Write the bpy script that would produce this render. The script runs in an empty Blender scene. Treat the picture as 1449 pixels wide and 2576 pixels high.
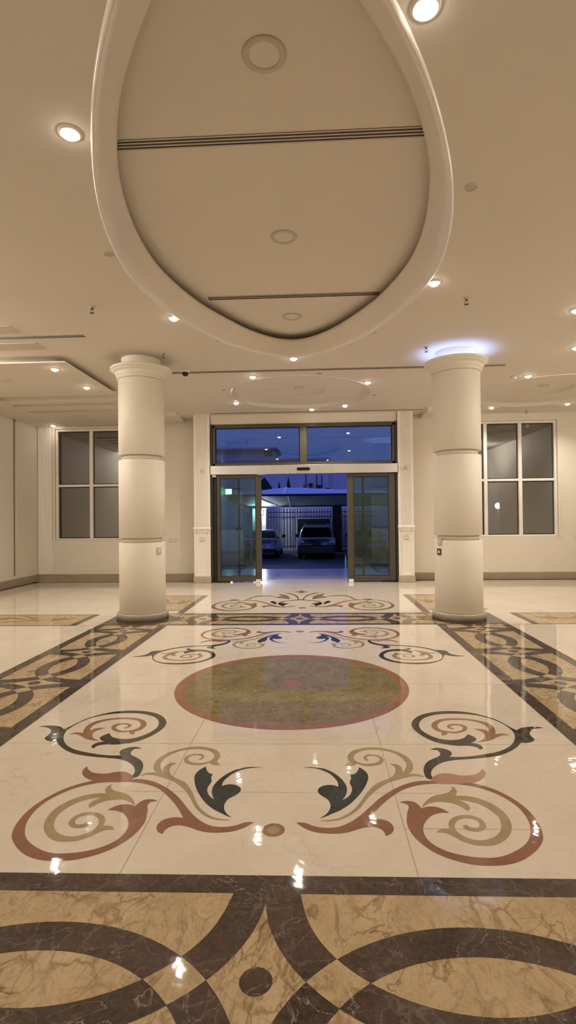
import bpy, math, random
from math import sin, cos, pi, sqrt, radians
from mathutils import Vector, Matrix
random.seed(7)
scn = bpy.context.scene
COL = scn.collection

# ------------------------------------------------------------------ render look
scn.view_settings.view_transform = 'Standard'
scn.view_settings.look = 'None'
scn.view_settings.gamma = 1.0
scn.view_settings.use_curve_mapping = False
scn.view_settings.exposure = 0.0
try:
    scn.cycles.use_denoising = True
    scn.cycles.max_bounces = 8
    scn.cycles.diffuse_bounces = 5
    scn.cycles.glossy_bounces = 5
    scn.cycles.transparent_max_bounces = 16
    scn.cycles.sample_clamp_indirect = 6.0
    scn.cycles.caustics_reflective = False
    scn.cycles.caustics_refractive = False
except Exception:
    pass

# ------------------------------------------------------------------ materials
MATS = {}
def new_mat(name):
    m = bpy.data.materials.new(name); m.use_nodes = True
    nt = m.node_tree
    b = nt.nodes['Principled BSDF']
    MATS[name] = m
    return m, nt, b
def setin(b, **kw):
    for k, v in kw.items():
        k = k.replace('_', ' ')
        if k in b.inputs: b.inputs[k].default_value = v
def pos(nt, scale=1.0, stretch=(1, 1, 1), rot=(0, 0, 0)):
    g = nt.nodes.new('ShaderNodeNewGeometry')
    mp = nt.nodes.new('ShaderNodeMapping')
    mp.inputs['Scale'].default_value = [scale*s for s in stretch]
    mp.inputs['Rotation'].default_value = rot
    nt.links.new(g.outputs['Position'], mp.inputs['Vector'])
    return mp.outputs['Vector']
def noise(nt, vec, scale, detail=4, rough=.6, dist=0.0):
    n = nt.nodes.new('ShaderNodeTexNoise')
    n.inputs['Scale'].default_value = scale; n.inputs['Detail'].default_value = detail
    n.inputs['Roughness'].default_value = rough; n.inputs['Distortion'].default_value = dist
    nt.links.new(vec, n.inputs['Vector'])
    return n.outputs['Fac']
def ramp(nt, fac, stops):
    r = nt.nodes.new('ShaderNodeValToRGB')
    el = r.color_ramp.elements
    while len(el) < len(stops): el.new(.5)
    for e, (p, c) in zip(el, stops):
        e.position = p; e.color = (c[0], c[1], c[2], 1)
    nt.links.new(fac, r.inputs['Fac'])
    return r.outputs['Color']
def mixc(nt, fac, a, b, mode='MIX'):
    m = nt.nodes.new('ShaderNodeMix'); m.data_type = 'RGBA'; m.blend_type = mode
    for sock, v in ((m.inputs[0], fac), (m.inputs[6], a), (m.inputs[7], b)):
        if isinstance(v, (int, float)): sock.default_value = v
        elif isinstance(v, tuple): sock.default_value = (v[0], v[1], v[2], 1)
        else: nt.links.new(v, sock)
    return m.outputs[2]
def bump(nt, b, h, strength=.1, dist=.01):
    n = nt.nodes.new('ShaderNodeBump'); n.inputs['Strength'].default_value = strength
    n.inputs['Distance'].default_value = dist
    nt.links.new(h, n.inputs['Height']); nt.links.new(n.outputs['Normal'], b.inputs['Normal'])
def plain(name, col, rough=.5, metal=0.0, spec=.5, bmp=0.0, vary=.06, scale=3.0):
    m, nt, b = new_mat(name)
    v = pos(nt)
    f = noise(nt, v, scale, 3)
    c = ramp(nt, f, [(.3, tuple(x*(1-vary) for x in col)), (.7, tuple(min(1, x*(1+vary)) for x in col))])
    nt.links.new(c, b.inputs['Base Color'])
    setin(b, Roughness=rough, Metallic=metal, Specular_IOR_Level=spec)
    if bmp: bump(nt, b, noise(nt, v, 60, 4), bmp, .004)
    return m
def vein(nt, vec, scale, width, dist=1.5, detail=5):
    """1 on thin crooked lines, 0 elsewhere"""
    f = noise(nt, vec, scale, detail, .55, dist)
    s = nt.nodes.new('ShaderNodeMath'); s.operation = 'SUBTRACT'; s.inputs[1].default_value = .5
    nt.links.new(f, s.inputs[0])
    a = nt.nodes.new('ShaderNodeMath'); a.operation = 'ABSOLUTE'; nt.links.new(s.outputs[0], a.inputs[0])
    return ramp(nt, a.outputs[0], [(0, (1, 1, 1)), (width, (0, 0, 0))])
STONE_ROUGH = .04
def stone(name, dark, light, veincol, vscale=3.0, vwidth=.02, vamt=.6, nscale=2.5, stretch=(1, 1, 1), rot=(0, 0, 0),
          vein2=None, rough=STONE_ROUGH, fine_amt=.12, spec=.38, crackle=None):
    m, nt, b = new_mat(name)
    v = pos(nt, 1.0, stretch, rot)
    base = ramp(nt, noise(nt, v, nscale, 6, .65, .4), [(.32, dark), (.68, light)])
    fine = noise(nt, v, nscale*14, 3)
    base = mixc(nt, fine_amt, base, ramp(nt, fine, [(.3, tuple(x*.6 for x in dark)), (.7, light)]))
    vm = vein(nt, v, vscale, vwidth)
    mul = nt.nodes.new('ShaderNodeMath'); mul.operation = 'MULTIPLY'; mul.inputs[1].default_value = vamt
    brk = ramp(nt, noise(nt, v, vscale*.6, 2), [(.38, (0, 0, 0)), (.62, (1, 1, 1))])
    mm = nt.nodes.new('ShaderNodeMath'); mm.operation = 'MULTIPLY'
    nt.links.new(vm, mm.inputs[0]); nt.links.new(brk, mm.inputs[1]); nt.links.new(mm.outputs[0], mul.inputs[0])
    c = mixc(nt, mul.outputs[0], base, veincol)
    if vein2:
        vm2 = vein(nt, v, vein2[0], vein2[1], 2.5)
        m2 = nt.nodes.new('ShaderNodeMath'); m2.operation = 'MULTIPLY'; m2.inputs[1].default_value = vein2[2]
        nt.links.new(vm2, m2.inputs[0])
        c = mixc(nt, m2.outputs[0], c, vein2[3])
    if crackle:             # net of fine crooked veins: (scale, width, amount, colour)
        wob = nt.nodes.new('ShaderNodeTexNoise'); wob.inputs['Scale'].default_value = crackle[0]*.9; wob.inputs['Detail'].default_value = 5
        nt.links.new(v, wob.inputs['Vector'])
        va = nt.nodes.new('ShaderNodeVectorMath'); va.operation = 'MULTIPLY_ADD'
        va.inputs[1].default_value = (.22, .22, .22); nt.links.new(wob.outputs['Color'], va.inputs[0]); nt.links.new(v, va.inputs[2])
        vo = nt.nodes.new('ShaderNodeTexVoronoi'); vo.feature = 'DISTANCE_TO_EDGE'; vo.inputs['Scale'].default_value = crackle[0]
        nt.links.new(va.outputs[0], vo.inputs['Vector'])
        ln = ramp(nt, vo.outputs['Distance'], [(0, (1, 1, 1)), (crackle[1], (0, 0, 0))])
        gate = ramp(nt, noise(nt, v, crackle[0]*.5, 3), [(.40, (0, 0, 0)), (.58, (1, 1, 1))])
        g1 = nt.nodes.new('ShaderNodeMath'); g1.operation = 'MULTIPLY'; nt.links.new(ln, g1.inputs[0]); nt.links.new(gate, g1.inputs[1])
        g2 = nt.nodes.new('ShaderNodeMath'); g2.operation = 'MULTIPLY'; g2.inputs[1].default_value = crackle[2]; nt.links.new(g1.outputs[0], g2.inputs[0])
        c = mixc(nt, g2.outputs[0], c, crackle[3])
    nt.links.new(c, b.inputs['Base Color'])
    setin(b, Roughness=rough, Specular_IOR_Level=spec)
    # the polish is slightly wavy, so reflections break up and stretch
    g = pos(nt); wv = noise(nt, g, 9.0, 2, .5)
    bn = nt.nodes.new('ShaderNodeBump'); bn.inputs['Strength'].default_value = 1.0; bn.inputs['Distance'].default_value = .0009
    nt.links.new(wv, bn.inputs['Height']); nt.links.new(bn.outputs['Normal'], b.inputs['Normal'])
    return m
M = MATS
stone('cream_marble', (.60, .505, .41), (.68, .585, .485), (.40, .31, .22), 1.3, .006, .45, 1.6)
stone('ochre_marble', (.40, .29, .165), (.51, .385, .232), (.15, .08, .03), 5.5, .026, .9, 4.0, (1, .62, 1), (0, 0, .3),
      vein2=(11, .03, .4, (.23, .13, .05)), crackle=(8.0, .075, .65, (.17, .095, .035)))
stone('dark_marble', (.028, .019, .014), (.100, .071, .057), (.42, .35, .29), 4.0, .006, .7, 3.5,
      vein2=(9, .02, .3, (.16, .07, .05)), fine_amt=.4, crackle=(7.0, .03, .30, (.26, .21, .17)))
stone('red_marble', (.195, .088, .055), (.27, .128, .083), (.38, .22, .15), 6, .01, .4, 6)
stone('pink_marble', (.33, .17, .12), (.40, .22, .16), (.22, .10, .07), 6, .015, .4, 6)
stone('olive_marble', (.29, .215, .115), (.37, .285, .165), (.20, .14, .06), 7, .02, .5, 7)
stone('brown_marble', (.23, .12, .065), (.31, .175, .10), (.15, .07, .04), 7, .02, .5, 7)
stone('green_marble', (.018, .024, .024), (.040, .050, .048), (.09, .10, .09), 6, .008, .3, 5)
stone('black_marble', (.032, .026, .02), (.06, .05, .04), (.13, .11, .09), 6, .008, .4, 5)
stone('field_marble', (.20, .15, .066), (.27, .21, .105), (.085, .06, .025), 9, .03, .75, 5,
      vein2=(16, .03, .35, (.12, .09, .04)), spec=.12, crackle=(15.0, .10, .7, (.09, .065, .025)))
stone('rim_marble', (.24, .11, .066), (.31, .155, .096), (.20, .09, .06), 8, .02, .5, 7, spec=.14)
stone('joint_line', (.36, .28, .20), (.42, .33, .24), (.3, .22, .15), rough=.3)
stone('skirting_stone', (.30, .235, .165), (.38, .305, .22), (.22, .16, .11), 3, .02, .4, 3, rough=.3)
stone('base_stone', (.38, .32, .24), (.47, .40, .31), (.3, .24, .17), 5, .02, .4, 5, rough=.3)
stone('porch_stone', (.42, .37, .33), (.52, .46, .42), (.3, .26, .22), 3, .02, .3, 2, rough=.16)

plain('wall_paint', (.70, .635, .53), .62, bmp=.05, vary=.03, scale=1.2)
plain('ceiling_paint', (.72, .665, .585), .7, bmp=.02, vary=.02, scale=.8)
plain('gloss_paint', (.74, .68, .61), .22, vary=.02)
plain('column_paint', (.72, .655, .55), .5, bmp=.06, vary=.03, scale=2)
plain('pilaster_paint', (.80, .75, .68), .35, vary=.02)
plain('groove_paint', (.24, .19, .13), .7)
plain('fixture_white', (.78, .74, .68), .35)
plain('lamp_off_glass', (.50, .44, .36), .25)
plain('panel_paint', (.56, .495, .415), .7)
plain('slot_dark', (.035, .026, .018), .7)
plain('slot_bar', (.55, .49, .41), .5)
plain('groove_brown', (.16, .12, .085), .6)
plain('bronze_frame', (.075, .064, .045), .42, .35)
plain('bronze_dark', (.016, .013, .010), .5)
plain('rubber_black', (.012, .012, .012), .6)
plain('brass_dark', (.16, .10, .05), .35, .7)
plain('window_frame_paint', (.78, .72, .66), .4)
plain('plastic_white', (.72, .68, .62), .4)
plain('plate_dim', (.55, .49, .40), .45)
plain('black_glossy', (.008, .008, .010), .08)
plain('turquoise_glass_edge', (.35, .75, .72), .2)
plain('asphalt', (.05, .05, .06), .8, bmp=.2, scale=8)
plain('kerb_stone', (.35, .35, .36), .8)
plain('wall_render', (.62, .58, .60), .8, bmp=.05, scale=1)
plain('facade_render', (.60, .53, .56), .85, bmp=.05, scale=.8, vary=.08)
plain('roof_render', (.26, .30, .29), .85, bmp=.05, scale=.8, vary=.08)
plain('dark_void', (.012, .012, .016), .7)
plain('dark_metal', (.018, .018, .024), .5, .2)
plain('fence_metal', (.012, .014, .022), .5, .2)
plain('canopy_fabric', (.30, .33, .40), .75, vary=.04)
plain('white_steel', (.72, .74, .74), .4)
plain('pillar_render', (.66, .64, .62), .8)
plain('car_white', (.70, .74, .78), .28)
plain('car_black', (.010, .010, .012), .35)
plain('car_glass', (.006, .007, .010), .06)
plain('tail_lamp', (.25, .03, .03), .2)
plain('reflector', (.70, .72, .74), .15)
plain('tyre', (.012, .012, .012), .8)
plain('plant_leaf', (.02, .05, .03), .6)
plain('plate_white', (.7, .7, .7), .4)

# brushed steel header
m, nt, b = new_mat('brushed_steel')
v = pos(nt, 1, (160, 3, 3)); f = noise(nt, v, 1.0, 3)
nt.links.new(ramp(nt, f, [(.3, (.50, .47, .43)), (.7, (.64, .61, .57))]), b.inputs['Base Color'])
setin(b, Metallic=1.0, Roughness=.34)
nt.links.new(ramp(nt, f, [(.2, (.28, .28, .28)), (.8, (.44, .44, .44))]), b.inputs['Roughness'])

def glass(name, tint, refl):
    m = bpy.data.materials.new(name); m.use_nodes = True; MATS[name] = m
    nt = m.node_tree; nt.nodes.clear()
    o = nt.nodes.new('ShaderNodeOutputMaterial')
    t = nt.nodes.new('ShaderNodeBsdfTransparent'); t.inputs['Color'].default_value = (*tint, 1)
    g = nt.nodes.new('ShaderNodeBsdfGlossy'); g.inputs['Roughness'].default_value = 0.0
    g.inputs['Color'].default_value = (.95, .98, 1, 1)
    lw = nt.nodes.new('ShaderNodeFresnel'); lw.inputs['IOR'].default_value = refl
    mx = nt.nodes.new('ShaderNodeMixShader')
    nt.links.new(lw.outputs[0], mx.inputs[0]); nt.links.new(t.outputs[0], mx.inputs[1]); nt.links.new(g.outputs[0], mx.inputs[2])
    nt.links.new(mx.outputs[0], o.inputs['Surface'])
    return m
glass('window_glass', (.34, .33, .31), 3.1)
glass('door_glass', (.66, .82, .79), 1.62)
glass('transom_glass', (.84, .92, 1.0), 1.6)
def emit(name, col, s, sampling=None):
    m = bpy.data.materials.new(name); m.use_nodes = True; MATS[name] = m
    nt = m.node_tree; nt.nodes.clear()
    o = nt.nodes.new('ShaderNodeOutputMaterial'); e = nt.nodes.new('ShaderNodeEmission')
    e.inputs['Color'].default_value = (*col, 1); e.inputs['Strength'].default_value = s
    nt.links.new(e.outputs[0], o.inputs['Surface'])
    if sampling:
        try: m.cycles.emission_sampling = sampling
        except Exception: pass
    return m
emit('bulb_glow', (1, .90, .74), 30)
emit('led_glow', (.33, .47, 1.0), 15)
emit('lamp_glow', (.82, .92, 1.0), 120, 'NONE')
emit('lit_pane', (.62, .95, .50), 8.0)
emit('green_wall_glow', (.18, .55, .40), 1.0)  # emission standing in for green light falling on the facade

# ------------------------------------------------------------------ mesh helpers
class MB:
    def __init__(s): s.v, s.f, s.mi, s.sm = [], [], [], []
    def add(s, verts, faces, mi=0, smooth=False):
        o = len(s.v); s.v += [tuple(p) for p in verts]
        for f in faces:
            s.f.append([o+i for i in f]); s.mi.append(mi); s.sm.append(smooth)
        return s
    def box(s, x0, x1, y0, y1, z0, z1, mi=0):
        return s.add([(x0,y0,z0),(x1,y0,z0),(x1,y1,z0),(x0,y1,z0),(x0,y0,z1),(x1,y0,z1),(x1,y1,z1),(x0,y1,z1)],
                     [(0,3,2,1),(4,5,6,7),(0,1,5,4),(1,2,6,5),(2,3,7,6),(3,0,4,7)], mi)
    def bevbox(s, x0, x1, y0, y1, z0, z1, b, mi=0):
        """box with chamfered edges"""
        P = []; F = []
        def idx(p):
            P.append(p); return len(P)-1
        X, Y, Z = (x0, x1), (y0, y1), (z0, z1)
        c = {}
        for i in (0, 1):
            for j in (0, 1):
                for k in (0, 1):
                    sx, sy, sz = (b if i == 0 else -b), (b if j == 0 else -b), (b if k == 0 else -b)
                    c[i,j,k] = (idx((X[i], Y[j]+sy, Z[k]+sz)), idx((X[i]+sx, Y[j], Z[k]+sz)), idx((X[i]+sx, Y[j]+sy, Z[k])))
                    F.append(c[i,j,k])
        for i in (0, 1): F.append([c[i,0,0][0], c[i,1,0][0], c[i,1,1][0], c[i,0,1][0]])
        for j in (0, 1): F.append([c[0,j,0][1], c[1,j,0][1], c[1,j,1][1], c[0,j,1][1]])
        for k in (0, 1): F.append([c[0,0,k][2], c[1,0,k][2], c[1,1,k][2], c[0,1,k][2]])
        for i in (0, 1):
            for j in (0, 1): F.append([c[i,j,0][0], c[i,j,1][0], c[i,j,1][1], c[i,j,0][1]])
            for k in (0, 1): F.append([c[i,0,k][0], c[i,1,k][0], c[i,1,k][2], c[i,0,k][2]])
        for j in (0, 1):
            for k in (0, 1): F.append([c[0,j,k][1], c[1,j,k][1], c[1,j,k][2], c[0,j,k][2]])
        return s.add(P, F, mi)
    def lathe(s, prof, cx, cy, n=48, mi=0, smooth=True, sx=1, sy=1, cap=True):
        """prof: list of (r, z) from bottom to top"""
        V = []; F = []
        for r, z in prof:
            for i in range(n):
                a = 2*pi*i/n; V.append((cx+r*sx*cos(a), cy+r*sy*sin(a), z))
        for k in range(len(prof)-1):
            for i in range(n):
                j = (i+1) % n
                F.append((k*n+i, k*n+j, (k+1)*n+j, (k+1)*n+i))
        s.add(V, F, mi, smooth)
        if cap:
            o = len(s.v)-len(V)
            s.f.append([o+i for i in range(n)][::-1]); s.mi.append(mi); s.sm.append(False)
            s.f.append([o+(len(prof)-1)*n+i for i in range(n)]); s.mi.append(mi); s.sm.append(False)
        return s
    def tube(s, pts, r, n=8, mi=0):
        pts = [Vector(p) for p in pts]; V = []; F = []
        for i, p in enumerate(pts):
            t = (pts[min(i+1, len(pts)-1)]-pts[max(i-1, 0)]).normalized()
            u = t.cross(Vector((0, 0, 1)))
            if u.length < 1e-3: u = t.cross(Vector((1, 0, 0)))
            u.normalize(); w = t.cross(u)
            for k in range(n):
                a = 2*pi*k/n; V.append(p+r*(u*cos(a)+w*sin(a)))
        for i in range(len(pts)-1):
            for k in range(n):
                j = (k+1) % n; F.append((i*n+k, i*n+j, (i+1)*n+j, (i+1)*n+k))
        F.append(list(range(n))[::-1]); F.append([(len(pts)-1)*n+k for k in range(n)])
        return s.add(V, F, mi, True)
    def prism(s, poly, axis, a, b, mi=0):
        """extrude a 2-D polygon along axis: 'y' -> poly is (x,z); 'x' -> (y,z); 'z' -> (x,y)"""
        def P(p, t): return {'y': (p[0], t, p[1]), 'x': (t, p[0], p[1]), 'z': (p[0], p[1], t)}[axis]
        n = len(poly)
        V = [P(p, a) for p in poly]+[P(p, b) for p in poly]
        F = [list(range(n))[::-1], list(range(n, 2*n))]+[(i, (i+1) % n, n+(i+1) % n, n+i) for i in range(n)]
        return s.add(V, F, mi)
    def build(s, name, mats, parent=None, loc=None, kind=None, label=None, cat=None, group=None):
        me = bpy.data.meshes.new(name)
        org = Vector((0, 0, 0))
        if parent is not None:
            p = parent
            while p is not None: org = org+p.location; p = p.parent
        elif loc is not None: org = Vector(loc)
        me.from_pydata([tuple(Vector(p)-org) for p in s.v], [], s.f)
        if not isinstance(mats, (list, tuple)): mats = [mats]
        for m in mats: me.materials.append(MATS[m])
        me.polygons.foreach_set('material_index', s.mi)
        me.polygons.foreach_set('use_smooth', s.sm)
        me.update()
        o = bpy.data.objects.new(name, me); COL.objects.link(o)
        if parent is not None: o.parent = parent
        elif loc is not None: o.location = loc
        tag(o, label, cat, group, kind)
        return o
def tag(o, label=None, cat=None, group=None, kind=None):
    if label: o['label'] = label
    if cat: o['category'] = cat
    if group: o['group'] = group
    if kind: o['kind'] = kind
    return o
def thing(name, loc, label=None, cat=None, group=None, kind=None):
    o = bpy.data.objects.new(name, None); COL.objects.link(o); o.location = loc
    o.empty_display_size = .1
    return tag(o, label, cat, group, kind)
def dup(root, loc, label=None, group=None):
    c = root.copy(); COL.objects.link(c); c.location = loc
    if label: c['label'] = label
    if group: c['group'] = group
    def kids(src, dst):
        for ch in list(src.children):
            d = ch.copy(); COL.objects.link(d); d.parent = dst
            kids(ch, d)
    kids(root, c)
    return c
def lamp(name, loc, power, col, r, parent=None):
    l = bpy.data.lights.new(name, 'POINT'); l.energy = power; l.color = col; l.shadow_soft_size = r
    o = bpy.data.objects.new(name, l); COL.objects.link(o)
    if parent is not None:
        o.parent = parent; o.location = Vector(loc)-parent.location
    else: o.location = loc
    return o
WARM = (1.0, .935, .825)

# ------------------------------------------------------------------ camera
YAW, PITCH, ROLL, F_PX = 0.05021, 0.0117, -0.0101, 1340.0
cd = bpy.data.cameras.new('camera'); cam = bpy.data.objects.new('camera', cd); COL.objects.link(cam)
cd.sensor_fit = 'HORIZONTAL'; cd.sensor_width = 36.0; cd.lens = F_PX/1449*36.0
cd.clip_start = .05; cd.clip_end = 300
cam.matrix_world = (Matrix.Translation((0, 0, 1.45)) @ Matrix.Rotation(YAW, 4, 'Z')
                    @ Matrix.Rotation(pi/2+PITCH, 4, 'X') @ Matrix.Rotation(ROLL, 4, 'Z'))
scn.camera = cam

# ------------------------------------------------------------------ sky
w = bpy.data.worlds.new('dusk_sky'); scn.world = w; w.use_nodes = True
nt = w.node_tree; nt.nodes.clear()
o = nt.nodes.new('ShaderNodeOutputWorld'); bg = nt.nodes.new('ShaderNodeBackground')
tc = nt.nodes.new('ShaderNodeTexCoord'); sx = nt.nodes.new('ShaderNodeSeparateXYZ')
nt.links.new(tc.outputs['Generated'], sx.inputs[0])
c = ramp(nt, sx.outputs['Z'], [(0, (.050, .085, .22)), (.14, (.040, .086, .27)), (.34, (.08, .12, .46)), (.6, (.33, .44, 1.8)), (1, (.40, .54, 2.2))])
cl = noise(nt, tc.outputs['Generated'], 3.0, 4)
c = mixc(nt, .35, c, mixc(nt, ramp(nt, cl, [(.4, (0, 0, 0)), (.7, (1, 1, 1))]), (.03, .065, .22), (.055, .095, .25)))
nt.links.new(c, bg.inputs['Color']); bg.inputs['Strength'].default_value = 1.0
nt.links.new(bg.outputs[0], o.inputs['Surface'])
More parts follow.
